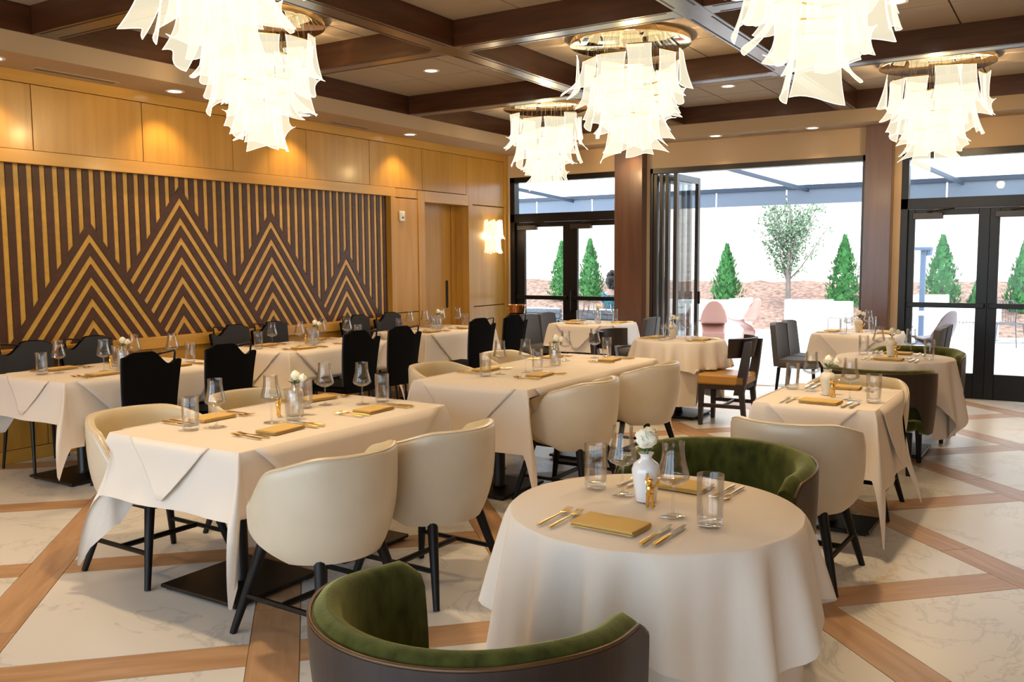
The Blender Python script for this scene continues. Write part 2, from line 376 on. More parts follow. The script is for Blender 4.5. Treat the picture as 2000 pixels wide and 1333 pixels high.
for i in range(0, len(XC), 2):
    for j in range(0, len(YC)-1, 2):
        x0, x1, y1, y0 = XC[i], XC[i+1], YC[j], YC[j+1]
        nx, ny = max(1, round((x1-x0)/.63)), max(1, round((y1-y0)/.63))
        for a in range(nx):
            for c in range(ny):
                tx, ty = (x1-x0)/nx, (y1-y0)/ny
                MB().box(x0+a*tx+.006, x0+(a+1)*tx-.006, y0+c*ty+.006, y0+(c+1)*ty-.006, ZT, ZT+.02).obj('ceiling_tile', 'tile_ceiling', ceiling)

# ---- left wall: maple panelling, slat mural, ledge, pocket door recess
DY0, DY1, DZ = -1.93, -.98, 2.295
wl_mb = MB().box(-.45, -.11, YR-.2, DY0, 0, 3.3).box(-.45, -.11, DY1, .2, 0, 3.3).box(-.45, -.11, DY0, DY1, DZ, 3.3).box(-.5, -.45, DY0, DY1, 0, DZ)
wall_left = struct(wl_mb.obj('wall_left', 'maple'), 'golden maple panelled wall with slat mural and pocket door', 'wall')
def panel(y0, y1, z0, z1, proud=0., mat='maple', name='wall_panel', g=.0035):
    MB().bbox(-.109, proud, y0+g, y1-g, z0+g, z1-g, .0015).obj(name, mat, wall_left)
seams = [YR, -11.8, -10.83, -9.85, -8.87, -7.88, -6.89, -5.91, -4.92, -3.94, -2.94, -1.963, -1.015, -.07]
for k in range(len(seams)-1):
    panel(seams[k], seams[k+1], 2.435 if seams[k+1] < -.5 else 2.314, 2.95)
panel(YR, -.07, 2.95, ZS, .012, 'maple_rail', 'top_rail', .0005)
SY0, SY1, SZ0, SZ1 = -9.25, -2.585, .89, 2.33
panel(SY0-.09, SY1+.085, SZ1, 2.435, .012, 'maple_rail', 'mural_rail', .0005)
panel(SY1, SY1+.085, .79, SZ1, .012, 'maple', 'mural_stile', .0005); panel(SY0-.09, SY0, .79, SZ1, .012, 'maple', 'mural_stile', .0005)
panel(YR, SY1, .79, SZ0, .035, 'maple_rail', 'ledge_rail', .0005)
for k in range(len(seams)-1):
    if seams[k] < -3: panel(seams[k], min(seams[k+1], -2.5), .1, .79)
    if seams[k] < SY0-.09: panel(seams[k], min(seams[k+1], SY0-.09), .89, 2.435)
panel(-2.5, -2.06, 2.322, 2.435); panel(-2.5, -2.06, .93, 2.318); panel(-2.5, -2.06, .1, .926)
panel(-2.06, DY0, .0, 2.43, .012, 'maple', 'door_casing', .0005); panel(DY1, -.88, 0, 2.43, .012, 'maple', 'door_casing', .0005)
panel(DY0, DY1, DZ, 2.43, .012, 'maple_rail', 'door_casing', .0005)
panel(-.88, -.07, .935, 2.308); panel(-.88, -.07, .1, .93); panel(-.07, 0.0, 0, ZS, .02, 'maple', 'corner_stile', .0005)
struct(MB().bbox(0, .014, YR, -2.06, 0, .1, .003).obj('baseboard_left', 'maple_rail'), 'maple baseboard along the panelled wall', 'baseboard')
# pocket door, recessed
d1 = struct(MB().bbox(-.26, -.22, DY0, DY1-.10, 0.005, DZ, .002).obj('door_1', 'maple'), 'flush maple pocket door with a long dark recessed pull', 'door')
MB().bbox(-.30, -.205, DY1-.09, DY1-.004, .005, DZ, .002).obj('door_stop', 'maple', d1)
hp = [(-1.175+.028*cos(a), (1.27 if k else .95)+.028*sin(a)) for k in (1, 0) for a in [(pi*q/8 if k else pi+pi*q/8) for q in range(9)]]
MB().prism(hp, 0, -.221, -.217).obj('pull', 'reveal', d1)

# ---- slat mural: every slat its own piece
mural = thing('slat_mural', 'wall mural of dark and golden wood slats forming four mountain peaks', 'wall art')
SL = 1.385; PER = .1055; MT = [(-6.42, 1.906), (-5.51, 2.257), (-4.412, 2.082), (-3.304, 1.70)]
VP = PER*sqrt(1+SL*SL)  # vertical period of the chevrons
def outline(y): return max([SZ0]+[z-SL*abs(y-yy) for yy, z in MT])
def slat(poly, dark):
    ar = abs(sum(poly[i][0]*poly[(i+1) % len(poly)][1]-poly[(i+1) % len(poly)][0]*poly[i][1] for i in range(len(poly))))/2
    if ar < 2e-4: return
    MB().prism(poly, 0, -.109, -.050 if dark else -.058).obj('dark_slat' if dark else 'golden_slat', 'slat_dark' if dark else 'slat_light', mural)
brk = [y for y, z in MT]
for (ya, za), (yb, zb) in zip(MT[:-1], MT[1:]): brk.append(((za+SL*ya)-(zb-SL*yb))/(2*SL))
brk += [MT[0][0]-(MT[0][1]-SZ0)/SL, MT[-1][0]+(MT[-1][1]-SZ0)/SL]
y = SY0
while y < SY1-.01:
    for w, dark in ((.0445, False), (.061, True)):
        y0, y1 = y, min(y+w-.0012, SY1-.001)
        if y1-y0 > .004:
            ys = [y0]+sorted(b_ for b_ in brk if y0 < b_ < y1)+[y1]
            low = [(q, outline(q)) for q in ys]
            if min(SZ1-l[1] for l in low) > .02 or max(SZ1-l[1] for l in low) > .05: slat(low+[(y1, SZ1), (y0, SZ1)], dark)
        y += w
for k, (yc, zc) in enumerate(MT):
    d = 0.0; n = 0
    while zc-d > SZ0+.01:
        for w, dark in ((.58*VP, True), (.42*VP, False)):
            d0, d1_ = d, d+w-.002
            for s in (-1, 1):
                far = 2.2
                poly = [(yc, zc-d0), (yc+s*far, zc-d0-SL*far), (yc+s*far, zc-d1_-SL*far), (yc, zc-d1_)]
                poly = clip(poly, 0, 1, -SZ0)
                if k > 0 and len(poly) >= 3:
                    yp, zp = MT[k-1]; poly = clip(poly, SL, 1, -(zp+SL*yp))
                if len(poly) >= 3: poly = clip(poly, -1, 0, SY1)
                if len(poly) >= 3: slat(poly, dark)
            d += w

# ---- back wall with openings
wb_mb = MB()
for x0, x1, z0, z1 in ((-.45, .05, 0, 3.3), (.05, XR+.2, 2.73, 3.3), (1.93, 2.21, 0, 2.73), (4.865, 5.25, 0, 2.73), (7.03, XR+.2, 0, 2.73)):
    wb_mb.box(x0, x1, 0, .2, z0, z1)
struct(wb_mb.obj('wall_back', 'paint'), 'tan painted wall above and between the glass doors', 'wall')
struct(MB().box(XR, XR+.2, YR-.2, .2, 0, 3.3).obj('wall_right', 'paint'), 'tan painted side wall', 'wall')
rw = MB().box(-.45, .6, YR-.2, YR, 0, 3.3).box(.6, 8.4, YR-.2, YR, 0, .2).box(.6, 8.4, YR-.2, YR, 2.85, 3.3).box(8.4, XR+.2, YR-.2, YR, 0, 3.3).box(6.0, 6.2, YR-.2, YR, .2, 2.85).box(3.2, 3.4, YR-.2, YR, .2, 2.85)
struct(rw.obj('wall_front', 'paint'), 'tan painted wall with three large windows', 'wall')
for n_, (x0, x1) in enumerate(((.6, 3.2), (3.4, 6.0), (6.2, 8.4))):
    w_ = struct(MB().box(x0, x1, YR-.12, YR-.06, .2, .27).box(x0, x1, YR-.12, YR-.06, 2.78, 2.85).box(x0, x0+.06, YR-.12, YR-.06, .27, 2.78).box(x1-.06, x1, YR-.12, YR-.06, .27, 2.78).obj('window_%d' % (n_+3), 'black_frame'), 'large dark framed window', 'window')
    MB().box(x0+.06, x1-.06, YR-.095, YR-.085, .27, 2.78).obj('pane', 'pane', w_)
struct(MB().bbox(1.77, 2.165, -.15, .02, 0, ZS, .004).obj('trim_1', 'walnut_col'), 'dark brown wood column beside the closed double door', 'column')
struct(MB().bbox(4.885, 5.172, -.15, .02, 0, ZS, .004).obj('trim_2', 'walnut_col'), 'dark brown wood column between folding opening and double door', 'column')
DN = [1]
def door_leaf(x0, x1, g0, g1, handle, label):
    DN[0] += 1
    ya, yb = .05, .10
    d = struct(MB().bbox(x0, g0, ya, yb, .01, 2.095, .003).bbox(g1, x1, ya, yb, .01, 2.095, .003).bbox(g0, g1, ya, yb, .01, .285, .003).bbox(g0, g1, ya, yb, 2.027, 2.095, .003).obj('door_%d' % DN[0], 'black_frame'), label, 'door')
    MB().box(g0, g1, .07, .08, .285, 2.027).obj('pane', 'pane', d)
    MB().bbox(x0+.02, x1-.02, ya-.055, ya-.012, 1.005, 1.062, .006).obj('push_bar', 'black_frame', d)
    MB().box(x0+.03, x0+.06, ya-.02, ya, 1.01, 1.055).box(x1-.06, x1-.03, ya-.02, ya, 1.01, 1.055).obj('bar_bracket', 'black_frame', d)
    c0 = x0+.05 if handle > 0 else x1-.36
    c = MB().bbox(c0, c0+.31, ya-.07, ya, 1.985, 2.055, .006).obj('door_closer', 'bronze_frame', d)
    MB().tube([(c0+.15, ya-.05, 2.062), (c0+.22 if handle > 0 else c0+.05, ya-.10, 2.075), (c0+.42 if handle > 0 else c0-.1, ya-.02, 2.10)], .010, 6).obj('closer_arm', 'bronze_frame', c)
    return d
def door_frame(n, x0, x1, label):
    f = MB().bbox(x0, x0+.075, .0, .13, 0, 2.73, .003).bbox(x1-.075, x1, .0, .13, 0, 2.73, .003).bbox(x0, x1, .0, .13, 2.655, 2.73, .003).bbox(x0, x1, .0, .13, 2.098, 2.216, .003)
    o = struct(f.obj('window_%d' % n, 'black_frame'), label, 'window')
    MB().box(x0+.075, x1-.075, .06, .07, 2.216, 2.655).obj('pane', 'pane', o)
    MB().box(x0, x1, .0, .13, .0, .012).obj('threshold', 'steel', o)
door_frame(1, .05, 1.93, 'black framed transom window above the closed double door by the sconce')
door_frame(2, 5.25, 7.03, 'black framed transom window above the double door beside the dark column')
L1 = 'black framed glass door leaf with push bar, %s leaf of the double door %s'
a_ = door_leaf(.125, .99, .261, .886, 1, L1 % ('the maple-wall side', 'nearer the slat mural'))
c_ = door_leaf(.99, 1.855, 1.112, 1.735, 1, L1 % ('the column side', 'nearer the slat mural'))
MB().tube([(1.045, .05, .86), (1.045, -.02, .87), (1.045, -.02, 1.12), (1.045, .05, 1.13)], .011, 8).obj('pull_handle', 'black_metal', c_)
door_leaf(5.325, 6.14, 5.395, 6.03, 1, L1 % ('the column side', 'facing the patio heater'))
door_leaf(6.14, 6.955, 6.235, 6.87, 1, L1 % ('the far side', 'facing the wire chairs'))
# folding opening
o_ = struct(MB().bbox(2.21, 2.25, 0, .15, 0, 2.73, .002).bbox(4.83, 4.865, 0, .15, 0, 2.73, .002).bbox(2.21, 4.865, 0, .15, 2.665, 2.73, .002).obj('trim_3', 'bronze_frame'), 'dark bronze frame around the wide folding door opening', 'door frame')
MB().box(2.21, 4.865, 0, .2, -.004, .006).obj('threshold', 'steel', o_)
for k, x in enumerate((2.275, 2.355, 2.435, 2.55)):
    DN[0] += 1; y0, y1 = .02, .86; sw = .075
    f = struct(MB().bbox(x-.024, x+.024, y0, y0+sw, .012, 2.655, .002).bbox(x-.024, x+.024, y1-sw, y1, .012, 2.655, .002).bbox(x-.024, x+.024, y0+sw, y1-sw, .012, .11, .002).bbox(x-.024, x+.024, y0+sw, y1-sw, 2.57, 2.655, .002).obj('door_%d' % DN[0], 'bronze_frame'),
               'folded glass door panel in the open stack' if k < 3 else 'outermost glass panel of the folded door stack', 'door')
    if k < 3: f['group'] = 'folded door panels'
    MB().box(x-.005, x+.005, y0+sw, y1-sw, .11, 2.57).obj('pane', 'pane', f)
    MB().bbox(x+.024, x+.05, y1-.055, y1-.03, .95, 1.12, .004).obj('latch', 'black_metal', f)

# ---- recessed lights, slot vents, thermostat
def downlight(x, y, z, label, group, power, blend=.6, ang=105):
    t = thing('recessed_downlight', label, 'ceiling light', (x, y, z), 0, group)
    MB().lathe([(.058, -.001), (.060, -.006), (.080, -.006), (.083, 0), (.058, 0)], 28).obj('trim_ring', 'white_plastic', t, True)
    MB().lathe([(0, -.003), (.058, -.003)], 28).obj('lens', 'downlight', t)
    ld = bpy.data.lights.new('downlight_lamp', 'SPOT'); ld.energy = power; ld.spot_size = R(ang); ld.spot_blend = blend; ld.shadow_soft_size = .05; ld.color = (1, .67, .34)
    lo = bpy.data.objects.new('lamp', ld); COL.objects.link(lo); lo.parent = t; lo.location = (0, 0, -.02)
for y, w_ in ((-5.75, 'the tallest mural peak'), (-4.20, 'the third mural peak'), (-2.50, 'the thermostat'), (-7.3, 'the mural end away from the doors'), (-8.9, 'the panels past the mural')): downlight(.25, y, ZS, 'round recessed soffit downlight above '+w_, 'downlights above the mural', 46)
for x, w_ in ((3.19, 'the stacked-panel half of the folding opening'), (4.335, 'the clear half of the folding opening'), (2.05, 'the column by the sconce door'), (5.6, 'the heater-side door leaf'), (6.9, 'the door leaf facing the wire chairs')): downlight(x, -.30, ZS, 'round recessed soffit downlight above '+w_, 'downlights above the glass doors', 30)
CX = [(XC[i]+XC[i+1])/2 for i in range(0, len(XC), 2)]; CY = [(YC[j]+YC[j+1])/2 for j in range(0, len(YC), 2)]
for i, x in enumerate(CX):
    for j, y in enumerate(CY):
        if (i+j) % 2: downlight(x+.0, y+.1, ZT, 'round recessed downlight, %s coffer column, %s coffer row from the doors' % (('mural-side', 'second', 'third', 'side-wall')[i], ('first', 'second', 'third', 'fourth', 'fifth', 'sixth')[j]), 'coffer downlights', 40, .7, 120)
for (x0, x1, y0, y1) in ((.10, .20, -6.95, -6.25), (.10, .20, -3.72, -3.12), (3.45, 4.05, -.26, -.16)):
    long_y = (y1-y0) > (x1-x0)
    t = thing('slot_vent', ('long beige slot air vent above the mural peak by the tall chandelier' if y0 < -5 else 'long beige slot air vent above the smallest mural peak') if long_y else 'long beige slot air vent in the soffit above the folding doors', 'air vent', ((x0+x1)/2, (y0+y1)/2, ZS), 0, 'slot air vents')
    hx, hy = (x1-x0)/2, (y1-y0)/2
    MB().box(-hx, hx, -hy, -hy+.012, -.006, 0).box(-hx, hx, hy-.012, hy, -.006, 0).box(-hx, -hx+.012, -hy+.012, hy-.012, -.006, 0).box(hx-.012, hx, -hy+.012, hy-.012, -.006, 0).obj('vent_frame', 'soffit', t)
    for q in (-.5, 0, .5):
        if long_y: MB().box(q*hx-.008, q*hx+.008, -hy+.012, hy-.012, -.004, -.001).obj('vent_slat', 'grille', t)
        else: MB().box(-hx+.012, hx-.012, q*hy-.008, q*hy+.008, -.004, -.001).obj('vent_slat', 'grille', t)
t = thing('sprinkler_cover', 'small round dark sprinkler cover under the beam crossing near the doors', 'sprinkler', (4.735, -2.72, ZB))
MB().lathe([(0, -.010), (.038, -.010), (.042, -.006), (.042, 0), (0, 0)], 24).obj('cover_plate', 'walnut', t, True, 40); MB().lathe([(.042, -.004), (.046, -.002), (.046, 0), (.042, 0)], 24).obj('shadow_ring', 'reveal', t)
t = thing('thermostat', 'white thermostat mounted on the maple wall beside the mural', 'thermostat', (.001, -2.385, 2.05))
MB().bbox(0, .028, -.045, .045, -.01, .11, .006).obj('body', 'white_plastic', t); MB().bbox(.028, .036, -.03, .03, .045, .095, .003).obj('cover', 'white_plastic', t)
MB().box(.0285, .030, -.018, .018, .022, .038).obj('display', 'black_metal', t)
# ================================================================== CHANDELIERS AND SCONCE
def sheet_mesh(k, w, h, curl):
    """one wavy hanging acrylic sheet: hangs from its top edge at z=0, curls outwards (+y) at the bottom"""
    r_ = random.Random(k*13+1); ph = r_.uniform(0, 6.28); a1 = r_.uniform(.012, .028); hook = r_.random() < .4; asym = r_.uniform(-.5, .5)
    T_ = .0035; nu, nv = 10, 14; mb = MB()
    def P(u, v):
        x = w*(u-.5)*(1-.12*sin(pi*v)+.18*v*v)
        out = curl*(v**2.4)*(1+asym*(u-.5)*2)+a1*sin(5*u+ph)*v*1.6
        z = -h*v
        if hook:
            q = max(0, v-.72)/.28; out += .05*q; z += .05*q*q*(.4+u)
        z -= .03*v*sin(3.3*u+ph)
        return (x, out, z)
    fr = [P(i/nu, j/nv) for j in range(nv+1) for i in range(nu+1)]; n = len(fr)
    mb.v = fr+[(x, y-T_, z) for x, y, z in fr]; c = nu+1
    for j in range(nv):
        for i in range(nu):
            a = j*c+i; mb.f.append((a, a+1, a+c+1, a+c)); mb.m.append(0)
    def rim(a, b): mb.f.append((a, b, b+n, a+n)); mb.m.append(1)
    for i in range(nu): rim(i+1, i); rim(nv*c+i, nv*c+i+1)
    for j in range(nv): rim(j*c, (j+1)*c); rim((j+1)*c+nu, j*c+nu)
    # thickened glowing edge bead
    edge = [P(0, j/nv) for j in range(nv+1)]+[P(i/nu, 1) for i in range(1, nu+1)]+[P(1, 1-j/nv) for j in range(1, nv+1)]
    mb.tube(edge, .0018, 4, 1)
    return mb.mesh('glass_sheet', ['lamp_sheet', 'lamp_edge'], True)
SHEETS = [sheet_mesh(k, .20+.025*(k % 3), .28+.035*(k % 4), (.02, .035, .05, .02, .13, .03, .02, .10)[k]) for k in range(8)]
BAR = MB().tube([(-.09, 0, 0), (.09, 0, 0)], .006, 5).mesh('clamp_bar', 'gold'); WIRE = MB().tube([(0, 0, 0), (0, 0, 1)], .0012, 3, cap=False).mesh('hanging_wire', 'steel')
def make_chandelier():
    t = thing('chandelier', 'x', 'chandelier')
    MB().lathe([(0, -.06), (.485, -.06), (.50, -.055), (.50, 0), (0, 0)], 64).obj('canopy', 'mirror_gold', t, True, 40)
    r_ = random.Random(5); k = 0
    for (n, rad, zt, sc) in ((11, .41, -.15, 1.0), (9, .32, -.32, 1.0), (7, .22, -.49, .98), (4, .11, -.63, .98)):
        for i in range(n):
            a = 2*pi*(i+.5*(k % 2))/n+r_.uniform(-.08, .08); rr = rad+r_.uniform(-.03, .03); z = zt+r_.uniform(-.06, .04)
            o = bpy.data.objects.new('glass_sheet', SHEETS[r_.randrange(len(SHEETS))]); COL.objects.link(o); o.parent = t
            o.location = (rr*cos(a), rr*sin(a), z); o.rotation_euler = (R(r_.uniform(-6, 6)), R(r_.uniform(-5, 5)), a-pi/2); o.scale = (sc, sc, sc)
            br = bpy.data.objects.new('clamp_bar', BAR); COL.objects.link(br); br.parent = o; br.location = (0, 0, .004)
            for s in (-.06, .06):
                w_ = bpy.data.objects.new('hanging_wire', WIRE); COL.objects.link(w_); w_.parent = o; w_.location = (s, 0, .004); w_.scale = (1, 1, (-.06-z)/sc)
        k += 1
    ld = bpy.data.lights.new('chandelier_lamp', 'POINT'); ld.energy = CH_POWER; ld.shadow_soft_size = .06; ld.color = (1, .71, .39)
    lo = bpy.data.objects.new('lamp', ld); COL.objects.link(lo); lo.parent = t; lo.location = (0, 0, -.62)
    return t
CH_POWER = 135
PCH = Proto(make_chandelier)
for (x, y, rz, lb) in ((3.74, -3.93, .2, 'chandelier of glowing wavy glass sheets above the long cream-chair table nearer the doors'),
                       (1.56, -1.58, .9, 'chandelier of glowing wavy glass sheets in the corner coffer nearest the wall sconce'),
                       (1.66, -6.07, 1.7, 'chandelier of glowing wavy glass sheets in front of the highest mural peak'),
                       (3.70, -8.17, 2.6, 'chandelier of glowing wavy glass sheets above the cream-chair table farther from the doors'),
                       (5.78, -1.62, 3.3, 'chandelier of glowing wavy glass sheets in front of the double door beside the column'),
                       (5.80, -6.08, 4.1, 'chandelier of glowing wavy glass sheets above the small square table'),
                       (1.60, -10.35, .4, 'chandelier of glowing wavy glass sheets in the coffer nearest the front windows')):
    PCH.put((x, y, ZT), rz, lb, 'glass sheet chandeliers')
# wall sconce, two frilled tiers
t = thing('wall_sconce', 'two-tier frilled glass wall sconce glowing on the maple wall by the door', 'wall lamp', (.012, -.44, 1.66))
MB().bbox(-.01, .012, -.05, .05, .05, .40, .006).obj('back_plate', 'gold', t)
for (zt, zb, rad, n) in ((.45, .20, .17, 15), (.23, .0, .14, 12)):
    for i in range(n):
        a = -pi/2*1.02+pi*1.02*i/(n-1); mb = MB()
        w = rad*3.3/n
        def P(u, v, a=a, w=w, rad=rad, zt=zt, zb=zb, i=i):
            r0 = rad*(.86+.10*v+.14*max(0, v-.8)/.2); x = (u-.5)*w; bow = .014*(1-(2*u-1)**2)
            zz = lerp(zt+.015*sin(i*2.1), zb+.01*cos(i*1.7), v)
            return (max(.0, (r0+bow)*cos(a)-x*sin(a)*.98), (r0+bow)*sin(a)+x*cos(a), zz)
        mb.grid(P, 4, 8); mb.obj('glass_petal', 'sconce_glass', t, True)
ld = bpy.data.lights.new('sconce_lamp', 'POINT'); ld.energy = 9; ld.shadow_soft_size = .05; ld.color = (1, .74, .42)
lo = bpy.data.objects.new('lamp', ld); COL.objects.link(lo); lo.parent = t; lo.location = (.08, 0, .24)

# ================================================================== CHAIRS (local front is +y)
def shell_section(th, Ro, top, zb, thick, r0, ko=2.0, nv=9):
    """outer points bottom->top, inner points top->bottom for the section at angle th from the back"""
    dx, dy = sin(th), -cos(th); outer = []; inner = []
    for i in range(nv+1):
        v = i/nv; z = lerp(zb, top, v); r = Ro-(Ro-r0)*(1-v)**ko; outer.append((dx*r, dy*r, z)); inner.append((dx*(r-thick), dy*(r-thick), z))
    rim = []
    for q in range(1, 4):
        a = pi*q/4; r = Ro-thick/2+thick/2*cos(a); rim.append((dx*r, dy*r, top+thick*.42*sin(a)))
    return outer, rim, inner[::-1]
def make_cream():
    t = thing('tub_chair', 'x', 'chair'); TH = R(112); n = 40; Ro = .318
    def top(th):
        a = abs(th)/TH; return .775-.055*sm(.35, .8, a)-.15*sm(.72, 1.0, a)
    out = MB(); inn = MB(); O = []; I = []
    for i in range(n+1):
        s_ = -1+2*i/n; tp = top(s_*TH); zb = .352; nv = 12; o = []; ii = []
        for k in range(nv+1):
            v = k/nv; z = lerp(zb, tp, v); th = s_*lerp(R(70), TH, sm(-.15, .62, v)); r = Ro+.015*cos(th)-(Ro-.245)*(1-v)**3.2
            o.append((sin(th)*r, -cos(th)*r, z)); ii.append((sin(th)*(r-.05), -cos(th)*(r-.05), z))
        th = s_*TH; r = Ro+.015*cos(th)
        rm = [(sin(th)*(r-.025+.025*cos(pi*q/4)), -cos(th)*(r-.025+.025*cos(pi*q/4)), tp+.021*sin(pi*q/4)) for q in (1, 2, 3)]
        O.append(o+rm); I.append([rm[-1]]+ii[::-1])
    def skin(mb, S):
        m = len(S[0])
        mb.add([p for s in S for p in s], [(a*m+b, a*m+b+1, (a+1)*m+b+1, (a+1)*m+b) for a in range(len(S)-1) for b in range(m-1)])
    skin(out, O); skin(inn, I)
    for k in (0, n): # end caps
        pts = O[k]+I[k][1:]; out.add(pts, [tuple(range(len(pts)))])
    sh = out.obj('shell', 'cream_leather', t, True, 60); inn.obj('lining', 'cream_leather_shaded', t, True, 60)
    MB().tube([O[i][12+1] for i in range(n+1)], .0035, 5).obj('piping', 'cream_leather', sh, True)
    # seat with rounded edge
    mb = MB(); prof = [(0, .362), (.17, .362), (.215, .38), (.243, .41), (.246, .44), (.23, .462), (.15, .474), (0, .476)]
    mb.lathe(prof, 36, flute=lambda a, r, z: r*(1+.16*max(0, sin(a))**2)); mb.obj('seat', 'cream_leather_shaded', t, True, 50)
    MB().box(-.17, .17, -.17, .17, .355, .378).obj('seat_frame', 'black_leg', t)
    for sx in (-1, 1):
        for sy in (-1, 1):
            MB().tube([(sx*.165, sy*.165, .385), (sx*.262, sy*.262, .0)], [.026, .015], 10).obj('leg', 'black_leg', t, True, 50)
    for sx in (-1, 1): MB().tube([(sx*.222, -.222, .16), (sx*.222, .222, .16)], .014, 6, flat=.8).obj('stretcher', 'black_leg', t)
    MB().tube([(-.222, 0, .16), (.222, 0, .16)], .014, 6).obj('stretcher', 'black_leg', t)
    return t
def make_green():
    t = thing('barrel_chair', 'x', 'chair'); TH = R(118); n = 52; Ro = .395
    def top(th): return .735-.03*sm(.45, 1, abs(th)/TH)-.04*sm(.93, 1.0, abs(th)/TH)
    def bot(th): return lerp(.50, .285, sm(.42, .62, abs(th)/TH))
    def pos(th, r, z):  # plan: half circle at the back, straight arms forwards
        lim = R(95)
        if abs(th) <= lim: return (sin(th)*r, -cos(th)*r, z)
        s = 1 if th > 0 else -1; e = (abs(th)-lim)*Ro*.95; bx, by = sin(lim)*r, -cos(lim)*r
        return (s*(bx-.10*e), by+e, z)
    O = []; I = []; E_ = []
    for i in range(n+1):
        th = -TH+2*TH*i/n; tp, zb = top(th), bot(th); tk = .082
        O.append([pos(th, Ro-.02*(1-v/8)**2, lerp(zb, tp, v/8)) for v in range(9)]+[pos(th, Ro-.014, tp+.004)])
        E_.append(pos(th, Ro-.006, tp+.003))
        inn = [pos(th, Ro-.014, tp+.003), pos(th, Ro-.024, tp+.018), pos(th, Ro-.045, tp+.027), pos(th, Ro-.068, tp+.018), pos(th, Ro-tk, tp-.012)]
        inn += [pos(th, Ro-tk-.012*sin(pi*v/8), lerp(tp-.012, min(zb, .40), v/8)) for v in range(1, 9)]
        inn.append(pos(th, Ro-.02, min(zb, .40))); I.append(inn)
    def skin(S, mat, nm):
        m = len(S[0]); mb = MB(); mb.add([p for s in S for p in s], [(a*m+b, a*m+b+1, (a+1)*m+b+1, (a+1)*m+b) for a in range(len(S)-1) for b in range(m-1)])
        mb.add(S[0], [tuple(range(m))]); mb.add(S[-1], [tuple(range(m))[::-1]])
        return mb.obj(nm, mat, t, True, 55)
    ws = skin(O, 'espresso', 'wood_shell'); skin(I, 'velvet', 'upholstery')
    MB().tube(E_, .006, 6).obj('edge_trim', 'brass_edge', ws, True)
    mb = MB(); mb.lathe([(0, .30), (.27, .30), (.288, .32), (.292, .40), (.288, .43), (.262, .452), (.15, .462), (0, .464)], 40, flute=lambda a, r, z: r*(1+.10*max(0, sin(a))**2))
    mb.obj('seat_cushion', 'velvet', t, True, 50)
    for sx in (-1, 1):
        for sy in (-1, 1):
            MB().tube([(sx*.245, .02+sy*.235, .31), (sx*.255, .02+sy*.25, .0)], [.027, .017], 8).obj('leg', 'black_leg', t, True, 50)
    return t
def back_top(x):  # wavy top edge with a hump at -x and a dip carrying the handle
    z = .955-.095*sm(-.03, .11, x)+.035*sm(.13, .22, x)-.03*sm(-.15, -.225, x)*1
    return z-.02*sm(.19, .23, x)
def make_black():
    t = thing('handle_back_chair', 'x', 'chair')
    def back(yoff, mat, nm, g):
        mb = MB(); nx, nz = 22, 10
        def P(u, v):
            hw = lerp(.195, .228, v)-g; x = (u-.5)*2*hw; z1 = back_top((u-.5)*.456)-g; z = lerp(.40+g, z1, v)
            yb = -.205-.045*v*v+.05*(2*u-1)**2*.6
            return x, yb, z
        f = lambda off: (lambda u, v: (P(u, v)[0], P(u, v)[1]+off, P(u, v)[2]))
        mb.grid(f(yoff[0]), nx, nz); mb.grid(f(yoff[1]), nx, nz); c = nx+1; m = c*(nz+1)
        def rim(a, b): mb.f.append((a, b, b+m, a+m)); mb.m.append(0)
        for i in range(nx): rim(i, i+1); rim(nz*c+i, nz*c+i+1)
        for j in range(nz): rim(j*c, (j+1)*c); rim(j*c+nx, (j+1)*c+nx)
        mb.obj(nm, mat, t, True, 50)
    back((-.022, .0), 'black_fabric', 'backrest', 0); back((.001, .022), 'slate_fabric', 'back_pad', .006)
    MB().tube([(.015, -.238, .925), (.07, -.243, .935), (.165, -.245, .945), (.172, -.245, .93), (.165, -.24, .86)], .008, 6).obj('top_handle', 'black_metal', t, True)
    mb = MB(); mb.grid(lambda u, v: ((u-.5)*.44*(1+.05*v), -.21+.44*v, .465+.012*sin(pi*u)*sin(pi*v)), 10, 10)
    mb.bbox(-.215, .215, -.21, .225, .40, .462, .02); mb.obj('seat', 'black_fabric', t, True, 40)
    for sx in (-1, 1):
        for sy in (-1, 1): MB().tube([(sx*.18, sy*.17, .41), (sx*.205, sy*.215, .0)], [.016, .010], 8).obj('leg', 'black_metal', t, True, 50)
    return t
